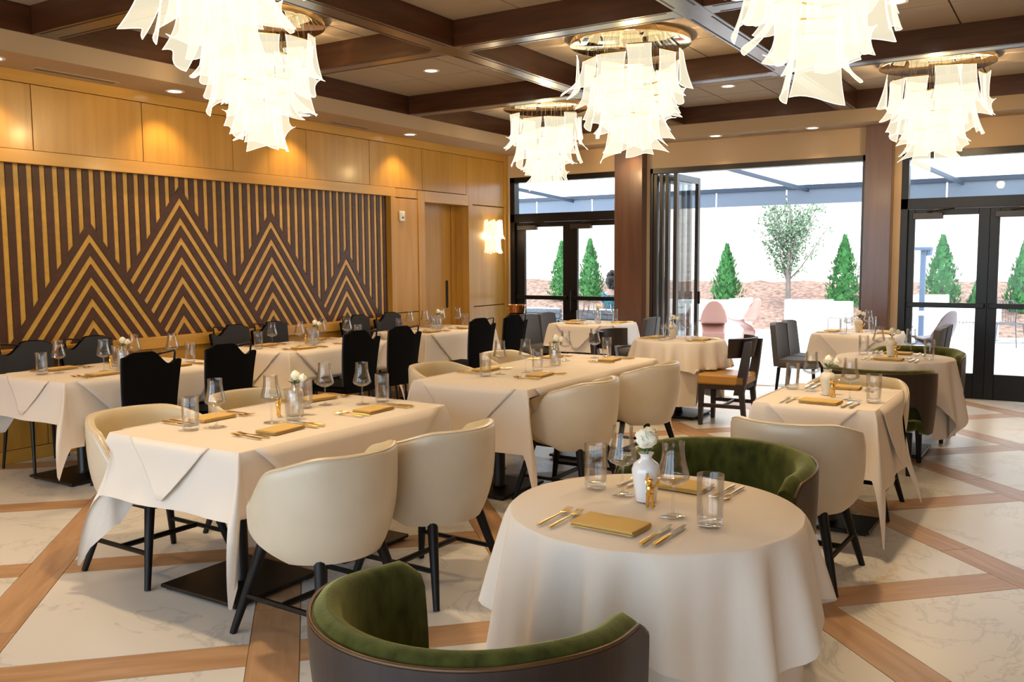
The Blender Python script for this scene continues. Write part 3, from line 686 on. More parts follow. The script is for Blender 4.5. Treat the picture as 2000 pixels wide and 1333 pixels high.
def make_klismos():
    t = thing('curved_back_chair', 'x', 'chair')
    MB().bbox(-.235, .235, -.215, .235, .385, .485, .018).obj('seat_cushion', 'tan_leather', t, True, 40)
    MB().bbox(-.225, .225, -.205, .225, .345, .386, .004).obj('seat_rail', 'espresso', t)
    n = 20; mb = MB()
    def bp(a, r, z): return (sin(a)*r, .08-cos(a)*r*1.0, z)
    S = []
    for i in range(n+1):
        a = R(-62+124*i/n); lean = .05
        lo_, hi = .645, .825
        S.append([bp(a, .31, lo_), bp(a, .345, hi), bp(a, .318, hi+.004), bp(a, .285, lo_)])
    m = 4; mb.add([p for s in S for p in s], [(i*m+b, i*m+(b+1) % m, (i+1)*m+(b+1) % m, (i+1)*m+b) for i in range(n) for b in range(m)]+[(0, 1, 2, 3), (n*m+3, n*m+2, n*m+1, n*m)])
    mb.obj('backrest', 'espresso', t, True, 40)
    for sx in (-1, 1):
        MB().prism([(-.11, .30), (-.20, .30), (-.235, .52), (-.265, .80), (-.205, .80), (-.15, .50)], 0, sx*.205-.03, sx*.205+.03).obj('back_post', 'espresso', t)
        MB().prism([(-.20, .36), (-.15, .36), (-.195, 0), (-.23, 0)], 0, sx*.205-.022, sx*.205+.022).obj('leg', 'espresso', t)
        MB().prism([(.175, .36), (.225, .36), (.222, 0), (.188, 0)], 0, sx*.205-.022, sx*.205+.022).obj('leg', 'espresso', t)
        MB().bbox(sx*.205-.012, sx*.205+.012, -.19, .19, .17, .205, .003).obj('stretcher', 'espresso', t)
    MB().bbox(-.2, .2, -.012, .012, .175, .20, .003).obj('stretcher', 'espresso', t)
    return t
def make_grey():
    t = thing('upholstered_chair', 'x', 'chair'); nx, nz = 12, 8; mb = MB()
    def P(u, v, off):
        hw = .215-.02*v*v; x = (u-.5)*2*hw; b_ = .035*(1-(2*u-1)**2)
        return (x, -.20-.055*v-b_+off, lerp(.40, .86-.02*(2*u-1)**4, v))
    mb.grid(lambda u, v: P(u, v, -.03), nx, nz); mb.grid(lambda u, v: P(u, v, .03+.012*sin(pi*u)*sin(pi*v)), nx, nz); c = nx+1; m = c*(nz+1)
    for i in range(nx): mb.f += [(i, i+1, i+1+m, i+m), (nz*c+i, nz*c+i+1, nz*c+i+1+m, nz*c+i+m)]; mb.m += [0, 0]
    for j in range(nz): mb.f += [(j*c, (j+1)*c, (j+1)*c+m, j*c+m), (j*c+nx, (j+1)*c+nx, (j+1)*c+nx+m, j*c+nx+m)]; mb.m += [0, 0]
    bo = mb.obj('backrest', 'grey_fabric', t, True, 50)
    MB().tube([P(.5, v/8, -.034) for v in range(9)], .003, 4).obj('back_seam', 'black_fabric', bo)
    MB().bbox(-.22, .22, -.21, .23, .385, .475, .03).obj('seat', 'grey_fabric', t, True, 40)
    for sx in (-1, 1):
        for sy in (-1, 1): MB().tube([(sx*.19, sy*.18, .39), (sx*.205, sy*.215, 0)], [.02, .012], 8).obj('leg', 'black_leg', t, True, 50)
    return t
PCR, PGR, PBL, PKL, PGY = Proto(make_cream), Proto(make_green), Proto(make_black), Proto(make_klismos), Proto(make_grey)
FX, BXX, FY, BYY = -pi/2, pi/2, 0, pi    # facing +x, -x, +y, -y

# ================================================================== TABLES AND CLOTHS
TZ = .76
def table(cx, cy, lx, ly, label, bases=2, round_=False, px=.26, py=.26):
    t = thing('dining_table', label, 'table', (cx, cy, 0))
    if round_: MB().lathe([(0, .715), (lx, .715), (lx+.004, .72), (lx+.004, .75), (lx, .754), (0, .754)], 48).obj('tabletop', 'espresso', t, True, 40)
    else: MB().bbox(-lx/2, lx/2, -ly/2, ly/2, .715, .754, .004).obj('tabletop', 'espresso', t)
    ys = [0] if bases == 1 else [-ly/2+.36, ly/2-.36]
    for y in ys:
        bp_ = MB().bbox(-px, px, y-py, y+py, .012, .03, .004)
        for sx in (-1, 1):
            for sy in (-1, 1): bp_.box(sx*(px-.04)-.02, sx*(px-.04)+.02, y+sy*(py-.04)-.02, y+sy*(py-.04)+.02, 0, .013)
        bp_.obj('base_plate', 'black_metal', t)
        MB().lathe([(.05, .03), (.04, .05), (.04, .70), (.12, .714)], 20, cy=y).obj('column', 'black_metal', t, True, 40)
    return t
def rect_cloth(cx, cy, lx, ly, dx, dy, label, seed, tw=None):
    """lx,ly table size; dx overhang on the long (x) faces, dy overhang on the end (y) faces"""
    r_ = random.Random(seed); mb = MB(); rows = [0, .012, .03]+[.03+(1-.03)*i/11 for i in range(1, 12)]
    st = []  # stations: (origin, n1, n2, phi, overhang a, overhang b, s)
    cs = [(1, -1), (1, 1), (-1, 1), (-1, -1)]; hx, hy = lx/2, ly/2
    sides = [((hx, -hy), (hx, hy), (1, 0), dx), ((hx, hy), (-hx, hy), (0, 1), dy), ((-hx, hy), (-hx, -hy), (-1, 0), dx), ((-hx, -hy), (hx, -hy), (0, -1), dy)]
    for k, (p, q, nrm, d) in enumerate(sides):
        L_ = hypot(q[0]-p[0], q[1]-p[1]); m = max(8, int(L_/.07))
        for i in range(m+1): st.append(('s', (lerp(p[0], q[0], i/m), lerp(p[1], q[1], i/m)), nrm, d, i/m, k))
        nn = sides[(k+1) % 4]; tws = r_.uniform(-.5, .5) if not tw else tw[k]; amp = r_.uniform(.16, .26)
        for i in range(1, 12):
            ph = pi/2*i/12; st.append(('c', q, nrm, nn[2], ph, d, nn[3], tws, amp))
    N_ = len(st); zt = TZ; phs = [r_.uniform(0, 6.28) for _ in range(8)]
    for t_ in rows:
        for s in st:
            if s[0] == 's':
                _, p, n_, d, u, k = s; dep = t_*d; e = sin(pi*u)
                o = .006+.012*min(1, t_*12)+.05*t_*t_+e*.012*t_*sin(9*u+phs[k])*1.5
                z = zt-max(0, dep-.004) if t_ > 0 else zt
                mb.v.append((p[0]+n_[0]*o, p[1]+n_[1]*o, z))
            else:
                _, p, n1, n2, ph, d1_, d2_, tws, amp = s
                ca, sa = cos(ph), sin(ph); rmax = min(d1_/max(ca, 1e-6), d2_/max(sa, 1e-6)); rmax = min(rmax, hypot(d1_, d2_)); r = t_*rmax
                o = .006+.012*min(1, t_*12)+.05*t_*t_
                ang = pi/4+tws*t_*.9; dxv = n1[0]*cos(ang)+n2[0]*sin(ang); dyv = n1[1]*cos(ang)+n2[1]*sin(ang)
                f = amp*r*(sin(2*ph)**1.3)
                mb.v.append((p[0]+(n1[0]*ca+n2[0]*sa)*o+dxv*f, p[1]+(n1[1]*ca+n2[1]*sa)*o+dyv*f, max(zt-r*(.955+.38*t_*sin(2*ph)**2), .014)))
    R_ = len(rows)
    for j in range(R_-1):
        for i in range(N_):
            l = (i+1) % N_; mb.f.append((j*N_+i, (j+1)*N_+i, (j+1)*N_+l, j*N_+l)); mb.m.append(0)
    mb.f.append(tuple(range(N_))); mb.m.append(0)
    t = thing('tablecloth', label, 'tablecloth', (cx, cy, 0))
    mb.obj('drape', 'linen', t, True, 50)
    # diagonal overlay cloth: one pointed flap per side, edges at 45 degrees
    for k, (p, q, n_, d) in enumerate(sides):
        L_ = hypot(q[0]-p[0], q[1]-p[1]); tx, ty = (q[0]-p[0])/L_, (q[1]-p[1])/L_; a = .07 if k % 2 == 0 else max(.07, L_/2-d+.02); b_ = L_-a; mx = min((b_-a)/2, d-.035)
        fm = MB(); nr = 8
        for j in range(nr+1):
            dep = mx*j/nr
            for i in range(25):
                sx = lerp(a+dep, b_-dep, i/24); tt = dep/d
                o = .006+.012*min(1, tt*12)+.05*tt*tt+.012+.012*tt; fm.v.append((p[0]+tx*sx+n_[0]*o, p[1]+ty*sx+n_[1]*o, zt+.0025-max(0, dep-.002)))
        for j in range(nr):
            for i in range(24): fm.f.append((j*25+i, (j+1)*25+i, (j+1)*25+i+1, j*25+i+1)); fm.m.append(0)
        fo = fm.obj('overlay_flap', 'linen', t, True)
        so = fo.modifiers.new('thickness', 'SOLIDIFY'); so.thickness = .003
    return t
def round_cloth(cx, cy, R0, hs, rot, under, label, seed):
    r_ = random.Random(seed); t = thing('tablecloth', label, 'tablecloth', (cx, cy, 0), 0)
    def skirt(nm, R1, hang, amp0, nf, zoff, bias, flare):
        mb = MB(); N_ = 160; rows = [0, .015, .04]+[.04+.96*i/14 for i in range(1, 15)]; phs = [r_.uniform(0, 6.28) for _ in range(4)]
        for t_ in rows:
            for i in range(N_):
                a = 2*pi*i/N_; h = hang(a); dep = t_*h
                fold = (sin(nf*a+phs[0]+.8*sin(2*a+phs[1]))+.6*sin((nf+6)*a+phs[2]))
                fold = (abs(fold)**.8)*(1 if fold > 0 else -1)
                o = .004+.008*min(1, t_*15)+flare*t_+amp0*(t_**.8)*(fold+bias)*(.55+.9*h)
                z = TZ+zoff-max(0, dep-.004)*.985
                mb.v.append(((R1+o)*cos(a), (R1+o)*sin(a), max(z, .015)))
        for j in range(len(rows)-1):
            for i in range(N_):
                l = (i+1) % N_; mb.f.append((j*N_+i, (j+1)*N_+i, (j+1)*N_+l, j*N_+l)); mb.m.append(0)
        mb.f.append(tuple(range(N_))); mb.m.append(0); return mb.obj(nm, 'linen', t, True, 50)
    def hang(a):
        b_ = a-rot; return max(.12, hs/max(abs(cos(b_)), abs(sin(b_)))*(1-.04*sin(5*a))-R0)
    skirt('top_drape', R0+.014, hang, .042, 14, 0, .75, .03)
    if under: skirt('under_drape', R0+.003, lambda a: under, .008, 9, -.004, .6, .012)
    return t

# ================================================================== TABLEWARE (setting faces +y away from the diner)
def make_fork():
    t = thing('fork', 'x', 'fork')
    MB().tube([(0, -.10, .004), (0, -.05, .006), (0, .02, .006), (0, .035, .007)], [.0055, .0062, .0035, .003], 6, flat=.6).obj('handle', 'gold_satin', t, True, 40)
    hd = MB(); hd.add([(-.003, .033, .008), (.003, .033, .008), (.011, .05, .005), (.0115, .066, .005), (-.0115, .066, .005), (-.011, .05, .005)], [(0, 1, 2, 3, 4, 5)])
    hd.add([(-.003, .033, .0065), (.003, .033, .0065), (.011, .05, .0035), (.0115, .066, .0035), (-.0115, .066, .0035), (-.011, .05, .0035)], [(5, 4, 3, 2, 1, 0)])
    for x in (-.0095, -.0032, .0032, .0095): hd.tube([(x, .064, .0045), (x, .085, .006), (x, .104, .010)], [.0019, .0018, .0011], 5)
    hd.obj('head', 'gold', t); return t
def make_knife():
    t = thing('knife', 'x', 'knife')
    MB().tube([(0, -.115, .006), (0, -.10, .007), (0, -.03, .007), (0, .0, .006)], [.006, .0085, .0075, .005], 8, flat=.65).obj('handle', 'gold_satin', t, True, 40)
    MB().prism([(-.006, 0), (.006, 0), (.009, .03), (.009, .075), (.002, .112), (-.005, .10), (-.006, .05)], 2, .004, .0065).obj('blade', 'steel', t); return t
def make_napkin():
    t = thing('napkin', 'x', 'napkin')
    for k, (a, b_, z0, z1, sh) in enumerate(((.105, .062, .0, .005, 0), (.101, .059, .005, .009, .003), (.104, .0615, .009, .0155, -.001))):
        mb = MB(); n = 10
        mb.grid(lambda u, v: ((u-.5)*2*a+sh, (v-.5)*2*b_+sh, z1+.003*sin(pi*u)*sin(pi*v)+.0008*sin(9*u+k)), n, 6)
        mb.bbox(-a+sh, a+sh, -b_+sh, b_+sh, z0+.0006, z1, .0024); mb.obj('fold', 'napkin', t, True, 35)
    return t
def make_tumbler():
    t = thing('tumbler', 'x', 'glass'); rr = random.Random(3); ph = [rr.uniform(0, 6) for _ in range(6)]
    fl = lambda a, r, z: r*(1+(.022*sin(9*a+ph[0]+14*z)+.016*sin(14*a+ph[1]-25*z))*(1 if .012 < z < .11 else .15)) if r > .01 else r
    MB().lathe([(0, .0), (.034, .0), (.037, .005), (.0375, .012), (.0385, .05), (.0395, .10), (.0405, .155), (.0395, .157), (.0382, .155), (.037, .10), (.035, .03), (.031, .022), (0, .02)], 40, flute=fl).obj('body', 'crystal', t, True, 60); b0 = t.children[0]
    MB().lathe([(0, .021), (.033, .021), (.0335, .0215)], 24).obj('base_facet', 'frosted', b0, True); return t
def make_wineglass():
    t = thing('wine_glass', 'x', 'glass')
    MB().lathe([(0, .002), (.036, .001), (.038, .002), (.030, .004), (.010, .007), (.0045, .014), (.0035, .03), (.0032, .085), (.005, .098), (0, .101)], 28).obj('stem', 'wine_glass', t, True, 60)
    MB().lathe([(0, .100), (.020, .103), (.042, .114), (.0505, .124), (.050, .132), (.044, .155), (.0365, .185), (.034, .215), (.0345, .235), (.0338, .235), (.0333, .215), (.0358, .185), (.0433, .155), (.049, .132), (.0493, .125), (.041, .116), (.019, .105), (0, .102)], 36).obj('bowl', 'wine_glass', t, True, 60)
    return t
def bloom(mb, c, r, seed):
    rr = random.Random(seed)
    mb.sphere(c, r*.72, 10, 7)
    for i in range(46):
        th = rr.uniform(0, 2*pi); el = rr.uniform(-.35, 1.45); d = Vector((cos(th)*cos(el), sin(th)*cos(el), sin(el))); q = d.to_track_quat('Z', 'Y'); w = r*rr.uniform(.42, .62); ro = rr.uniform(0, 6.28)
        def P(u, v):
            x = (u-.5)*w*1.5; y_ = (v-.5)*w*1.5; z = r*rr0+.16*r*sin(11*u+ro)*v+.10*r*sin(13*v+ro)
            p = Vector((x*cos(ro)-y_*sin(ro), x*sin(ro)+y_*cos(ro), z-.9*(x*x+y_*y_)/r)); p.rotate(q); return (c[0]+p.x, c[1]+p.y, c[2]+p.z)
        rr0 = rr.uniform(.62, .95); mb.grid(P, 3, 3)
def make_vase(kind):
    t = thing('bud_vase', 'x', 'vase')
    if kind == 0: MB().lathe([(0, 0), (.030, 0), (.034, .004), (.040, .05), (.046, .085), (.047, .105), (.040, .125), (.024, .137), (.0185, .143), (.019, .15), (.026, .160), (.023, .160), (.015, .146), (0, .13)], 32).obj('body', 'porcelain', t, True, 50)
    elif kind == 1:
        MB().lathe([(0, 0), (.036, 0), (.041, .005), (.043, .06), (.043, .115), (.037, .135), (.022, .145), (.018, .15), (.018, .165), (.022, .17), (.019, .17), (.015, .15), (0, .14)], 40, flute=lambda a, r, z: r*(1+.03*sin(20*a))).obj('body', 'frosted', t, True, 50)
    else: MB().lathe([(0, 0), (.026, 0), (.029, .004), (.034, .05), (.043, .09), (.044, .108), (.036, .125), (.022, .134), (.022, .142), (.026, .148), (.021, .148), (.016, .132), (0, .12)], 32).obj('body', 'cream_ceramic', t, True, 50)
    f = MB(); f.tube([(0, 0, .12), (.004, .002, .16), (.008, .004, .19)], .003, 5).obj('stem', 'leaf_green', t)
    mb = MB(); n = 1 if kind == 0 else 2
    bloom(mb, (.004, .0, .205), .042 if n == 1 else .030, 3+kind)
    if n == 2: bloom(mb, (.045, .012, .195), .024, 9)
    mb.obj('bloom', 'petal', t, True)
    lf = MB()
    for a in (.5, 2.4, 4.3): lf.add([(0, 0, .158), (.018*cos(a+.5), .018*sin(a+.5), .176), (.042*cos(a), .042*sin(a), .185), (.018*cos(a-.5), .018*sin(a-.5), .176)], [(0, 1, 2, 3)])
    lf.obj('leaf', 'leaf_green', t); return t
def make_figurine():
    t = thing('gold_figurine', 'x', 'figurine'); mb = MB()
    for s in (-1, 1):
        mb.tube([(s*.012, .004, .0), (s*.011, 0, .004), (s*.010, 0, .02), (s*.007, 0, .042)], [.0075, .0065, .0055, .008], 8)
        if s < 0: mb.tube([(s*.012, 0, .068), (s*.018, 0, .078), (s*.014, 0, .094), (s*.012, 0, .104)], [.0055, .0045, .004, .0045], 6)
        else: mb.tube([(s*.012, 0, .067), (s*.026, 0, .070), (s*.034, 0, .084), (s*.040, 0, .100)], [.0055, .0045, .004, .0045], 6)
    mb.tube([(0, 0, .036), (0, 0, .05), (0, 0, .065), (0, 0, .074)], [.012, .0125, .0145, .007], 10, flat=.75)
    mb.sphere((0, 0, .083), .0105, 10, 8); mb.sphere((0, .009, .081), .004, 6, 5)
    mb.obj('body', 'gold', t, True, 60); return t
PFK, PKN, PNA, PTU, PWG, PFG = Proto(make_fork), Proto(make_knife), Proto(make_napkin), Proto(make_tumbler), Proto(make_wineglass), Proto(make_figurine)
PVA = [Proto(lambda k=k: make_vase(k)) for k in range(3)]
jr = random.Random(21)
def setting(x, y, rz, on, depth=.17, seat=''):
    """x,y: point on the table edge in front of the diner; +y local points to the table centre"""
    z = TZ+.0035; c, s = cos(rz), sin(rz); q_ = ', '+seat+', on '+on
    def W(a, b_): return (x+a*c-b_*s, y+a*s+b_*c, z)
    j = lambda m: jr.uniform(-m, m); g = ' on '+on
    PNA.put(W(j(.01), depth+j(.008)), rz+j(.10), 'folded mustard napkin'+q_, 'napkins'+g)
    for q, w in ((-.150, 'inner'), (-.188, 'outer')): PFK.put(W(q+j(.004), depth+j(.012)), rz+j(.05), w+' gold fork'+q_, 'forks'+g)
    for q, w in ((.150, 'inner'), (.188, 'outer')): PKN.put(W(q+j(.004), depth+j(.012)), rz+j(.05), w+' gold-handled knife'+q_, 'knives'+g)
    PTU.put(W(.25+j(.008), depth+.165+j(.012)), rz+j(3), 'cut glass tumbler'+q_, 'tumblers'+g)
    PWG.put(W(.125+j(.012), depth+.20+j(.015)), 0, 'stemmed wine glass'+q_, 'wine glasses'+g)
def centre(x, y, kind, on, fig=True, rz=0, fx=.045):
    z = TZ+.0035
    PVA[kind].put((x, y, z), rz, ('white porcelain', 'frosted glass', 'cream ceramic')[kind]+' bud vase with white flowers on '+on, 'bud vases with white flowers')
    if fig: PFG.put((x+fx, y-.07, z+.004), R(-20), 'small gold figurine with raised arms on '+on, 'gold table figurines')
# ================================================================== LAYOUT
NA, NB = 'the long cream-chair table farther from doors', 'the long cream-chair table nearer the doors'
NC, ND, NE = 'the black-chair table farthest from the pocket door', 'the middle black-chair table by the mural', 'the black-chair table nearest the pocket door'
NF, NG, NH = 'the grey-chair table by the sconce', 'the small square cream-chair table', 'the round green-chair table nearer the doors'
NI, NJ, NK = 'the grey-chair table beside the patio opening', 'the round tan-leather-chair table', 'the round green-chair table farther from doors'
def rect_set(key, x0, x1, y0, y1, dx, dy, on, what, seed, bases=2, tw=None, px=.26, py=.26):
    cx, cy, lx, ly = (x0+x1)/2, (y0+y1)/2, x1-x0-.03, y1-y0-.03
    table(cx, cy, lx, ly, 'black pedestal table under the cloth of '+on, bases, False, px, py)
    rect_cloth(cx, cy, lx, ly, dx, dy, 'ivory linen tablecloth with diagonal overlay on '+on, seed, tw)
rect_set('A', 3.15, 4.06, -8.43, -6.97, .44, .29, NA, '', 1, 2, (0, 0, .25, -.9))
rect_set('B', 3.24, 4.15, -6.27, -4.24, .46, .40, NB, '', 2, px=.20)
rect_set('C', .44, 1.31, -7.52, -6.14, .44, .28, NC, '', 3)
rect_set('D', .34, 1.16, -5.37, -3.98, .42, .32, ND, '', 4, px=.17)
rect_set('E', .29, 1.04, -3.27, -1.90, .42, .30, NE, '', 5, px=.095)
rect_set('F', 1.34, 2.20, -1.16, -.36, .36, .34, NF, '', 6, 1)
rect_set('G', 5.46, 6.12, -6.02, -5.12, .42, .36, NG, '', 7, 1, py=.17)
rect_set('I', 4.60, 5.39, -1.27, -.36, .36, .36, NI, '', 8, 1)
for (cx, cy, r0, hs, rot, un, on, sd) in ((5.86, -8.30, .44, .72, .12, .66, NK, 11), (5.75, -3.22, .42, .72, .5, .60, NH, 12), (3.62, -2.48, .42, .70, .3, .62, NJ, 13)):
    table(cx, cy, r0, r0, 'round black pedestal table under the cloth of '+on, 1, True)
    round_cloth(cx, cy, r0, hs, rot, un, 'ivory linen tablecloth falling in folds on '+on, sd)

# chairs
def pair(proto, kind, x, ys, rz, side, on, group):
    for y, e in zip(ys, ('far end', 'door end')): proto.put((x[0] if isinstance(x, tuple) and e == 'far end' else (x[1] if isinstance(x, tuple) else x), y, 0), rz, '%s, %s, %s, of %s' % (kind, side, e, on), group)
CR = 'cream leather tub chair'
pair(PCR, CR, (4.31, 4.375), (-8.22, -7.57), BXX-.03, 'aisle side', NA, 'cream chairs of the first long table'); pair(PCR, CR, (3.05, 3.055), (-8.09, -7.35), FX-.02, 'mural side', NA, 'cream chairs of the first long table')
pair(PCR, CR, 4.19, (-5.82, -4.78), BXX, 'aisle side', NB, 'cream chairs of the second long table'); pair(PCR, CR, (3.15, 3.12), (-5.66, -4.69), FX, 'mural side', NB, 'cream chairs of the second long table')
PCR.put((5.84, -6.48, 0), FY-.03, 'cream leather tub chair, green-chair side, of '+NG)
PCR.put((5.82, -5.10, 0), BYY, 'cream leather tub chair, patio-door side, of '+NG)
PGR.put((5.775, -9.19, 0), FY-.02, 'green velvet barrel chair facing the doors at '+NK)
PGR.put((5.76, -7.42, 0), BYY-.03, 'green velvet barrel chair facing away from doors at '+NK)
PGR.put((5.75, -3.86, 0), FY, 'green velvet barrel chair facing the doors at '+NH)
PGR.put((5.80, -2.45, 0), BYY, 'green velvet barrel chair facing away from doors at '+NH)
for on, nm, near, far in ((NC, 'farthest', (-7.09, -6.41), (-7.12, -6.60)), (ND, 'middle', (-4.96, -4.36), (-5.13, -4.63)), (NE, 'nearest', (-3.06, -2.40), (-3.37, -2.81))):
    pair(PBL, 'black handle-back chair', 1.42, near, BXX, 'aisle side', on, 'black chairs of the %s mural table' % nm)
    pair(PBL, 'dark handle-back chair', .335, far, FX, 'mural side', on, 'black chairs of the %s mural table' % nm)
PKL.put((4.20, -2.68, 0), BXX+.06, 'espresso curved-back chair, tan seat, patio-opening side, of '+NJ)
PKL.put((2.98, -2.45, 0), FX, 'espresso curved-back chair, tan seat, mural side, of '+NJ)
pair(PGY, 'grey upholstered chair', 1.20, (-.98, -.52), FX, 'maple-wall side', NF, 'grey chairs by the sconce')
PGY.put((2.34, -.80, 0), BXX, 'grey upholstered chair, column side, of '+NF, 'grey chairs by the sconce')
pair(PGY, 'grey upholstered chair', 4.46, (-1.08, -.62), FX, 'tan-chair side', NI, 'grey chairs beside the patio opening')
pair(PGY, 'grey upholstered chair', 5.56, (-1.02, -.58), BXX, 'closed-door side', NI, 'grey chairs beside the patio opening')
# let every cloth lie on the chair seats and give way to the chair arms it meets
SEAT = {'tub_chair': (.478, .315, .325, .15), 'barrel_chair': (.466, .33, .345, None), 'handle_back_chair': (.484, .30, .30, None), 'curved_back_chair': (.487, .255, .262, None), 'upholstered_chair': (.477, .285, .275, None)}
def settle(cloth, chairs):
    for ob in [o for o in bpy.data.objects if o.parent == cloth]:
        extra = {'overlay_flap': .008, 'top_drape': .008}.get(ob.name.split('.')[0], 0)
        for v in ob.data.vertices:
            px, py, pz = v.co.x+cloth.location.x, v.co.y+cloth.location.y, v.co.z
            for ch in chairs:
                top, hw, fr, arm = SEAT[ch.name.split('.')[0]]; a = ch.rotation_euler.z; dx, dy = px-ch.location.x, py-ch.location.y
                if dx*dx+dy*dy > .5: continue
                lx, ly = dx*cos(a)+dy*sin(a), -dx*sin(a)+dy*cos(a)
                if arm and ly > -.2:
                    k = (1-sm(.345, .44, abs(lx)))*sm(.717, .672, pz)
                    ly += k*max(0, arm+.012-extra-ly)
                inside = (lx/hw)**2+(max(0, ly)/fr)**2 < 1.04 if arm else abs(lx) < hw   # round seat or square seat
                if inside and -.17 < ly < fr and pz < top+.006+extra:
                    c = top+.006+extra-pz; ly = min(ly+.5*c, max(ly, fr-.02)); pz = top+.006+extra+.02*c
                px, py = ch.location.x+lx*cos(a)-ly*sin(a), ch.location.y+lx*sin(a)+ly*cos(a)
            v.co = (px-cloth.location.x, py-cloth.location.y, pz)
_ch = [o for o in bpy.data.objects if o.parent is None and o.name.split('.')[0] in SEAT]
for c_ in [o for o in bpy.data.objects if o.parent is None and o.name.split('.')[0] == 'tablecloth']:
    settle(c_, [o for o in _ch if hypot(o.location.x-c_.location.x, o.location.y-c_.location.y) < 1.9])

# place settings
def four(x0, x1, ya, yb, on, d0, d1_):
    for y, e in zip(ya, ('far end', 'door end')): setting(x0, y, FX, on, d0, 'mural side, '+e)
    for y, e in zip(yb, ('far end', 'door end')): setting(x1, y, BXX, on, d1_, 'aisle side, '+e)
four(3.15, 4.06, (-7.95, -7.20), (-8.00, -7.33), NA, .15, .22); centre(3.60, -7.66, 1, NA, fx=-.05)
four(3.24, 4.15, (-5.60, -4.62), (-5.66, -4.56), NB, .14, .27); centre(3.66, -5.06, 1, NB, False)
for (x0, x1, ys, on, yc) in ((.44, 1.31, (-7.1, -6.5), NC, -6.80), (.34, 1.16, (-5.0, -4.35), ND, -4.66), (.29, 1.04, (-2.92, -2.3), NE, -2.58)):
    four(x0, x1, ys, [y-.03 for y in ys], on, .14, .15); centre((x0+x1)/2+.02, yc, 1, on, on != NE, fx=-.05)
setting(1.34, -.60, FX, NF, .12, 'maple-wall side'); setting(2.20, -.66, BXX, NF, .12, 'column side'); setting(1.655, -1.16, FY, NF, .115, 'black-chair side'); centre(1.81, -.70, 1, NF, False)
setting(5.80, -6.02, FY, NG, .12, 'green-chair side'); setting(5.78, -5.12, BYY, NG, .14, 'patio-door side'); centre(5.77, -5.58, 2, NG)
setting(5.84, -8.74, FY, NK, .17, 'far side'); setting(5.84, -7.86, BYY, NK, .16, 'door side'); centre(5.81, -8.25, 0, NK)
setting(5.76, -3.62, FY, NH, .14, 'far side'); setting(5.74, -2.82, BYY, NH, .14, 'door side'); centre(5.72, -3.2, 2, NH)
setting(4.60, -.85, FX, NI, .13, 'tan-chair side'); setting(5.39, -.8, BXX, NI, .13, 'closed-door side'); centre(4.98, -.75, 2, NI)
setting(3.22, -2.45, FX, NJ, .14, 'mural side'); setting(4.02, -2.52, BXX, NJ, .15, 'patio side'); centre(3.52, -2.40, 2, NJ, False)
# copper wine bucket on a stand behind the black chairs
t = thing('wine_bucket', 'copper wine bucket with chrome ring handles on a black stand by the maple wall', 'wine bucket', (.536, -.60, 0))
MB().lathe([(0, .74), (.085, .74), (.10, .75), (.125, .95), (.132, .955), (.128, .96), (.12, .952), (.096, .76), (0, .755)], 32).obj('bucket', 'copper', t, True, 50)
for s in (-1, 1): MB().tube([(s*.125+s*.03*sin(a), .035*cos(a), .90+.03*0-.0) for a in [pi*k/8 for k in range(9)]], .005, 6).obj('ring_handle', 'steel', t, True)
MB().lathe([(.125, .80), (.13, .81), (.13, .82), (.125, .825), (.12, .82), (.12, .81), (.125, .80)], 28).obj('stand_ring', 'black_metal', t, True)
for k in range(3):
    a = 2*pi*k/3+.4; MB().tube([(.128*cos(a), .128*sin(a), .81), (.10*cos(a), .10*sin(a), .4), (.17*cos(a), .17*sin(a), 0)], .009, 6).obj('leg', 'black_metal', t)

# ================================================================== OUTDOORS
struct(MB().box(-30, 30, .2, 9.2, -.2, -.02).obj('patio_floor', 'concrete'), 'sunlit pale concrete patio floor outside the doors', 'patio')
struct(MB().box(-30, 30, -40, -13.2, -.2, -.05).obj('street_ground', 'concrete'), 'pale paved ground outside the front windows', 'ground')
mu = MB(); r_ = random.Random(2)
nx, ny = 90, 12; hz = {}
for j in range(ny+1):
    for i in range(nx+1): mu.v.append((-20+34*i/nx, 9.2+4.2*j/ny, -.02+1.0*(j/ny)**.9+r_.uniform(-.05, .05)*(0 if j == 0 else 1)))
for j in range(ny):
    for i in range(nx): mu.f.append((j*(nx+1)+i, j*(nx+1)+i+1, (j+1)*(nx+1)+i+1, (j+1)*(nx+1)+i)); mu.m.append(0)
struct(mu.obj('mulch_bank', 'mulch', smooth=True), 'sloping brown mulch bed at the foot of the block wall', 'ground')
struct(MB().box(-25, 18, 13.3, 13.8, 0, 6.5).obj('retaining_wall', 'block_wall'), 'tall pale split-face block retaining wall beyond the patio', 'wall')
# awning
aw = thing('awning', 'white fabric patio awning on a dark metal frame', 'awning', (0, 0, 0))
MB().grid(lambda u, v: (-9+19*u, .25+3.75*v, 3.34-.60*v-.05*sin(pi*v)), 24, 8).obj('canopy', 'awning_fabric', aw, True)
MB().bbox(-9, 10, 3.95, 4.03, 2.68, 2.76, .005).obj('front_rail', 'awning_metal', aw)
for k in range(16):
    x = -9+k*1.1875; MB().box(x+.012, x+1.175, 3.985, 3.991, 2.44, 2.68).obj('valance_panel', 'valance', aw)
for (x0, x1) in ((-1.9, -1.08), (2.15, 3.22), (4.6, 5.46), (-5.5, -4.6)):
    MB().bbox(-.02, .02, 0, 1, -.03, .03, .004).xf(Matrix.Translation((x0, .3, 3.02)) @ Matrix(((1, (x1-x0)/1.0, 0, 0), (0, 3.7, 0, 0), (0, -.36, 1, 0), (0, 0, 0, 1)))).obj('folding_arm', 'awning_metal', aw)
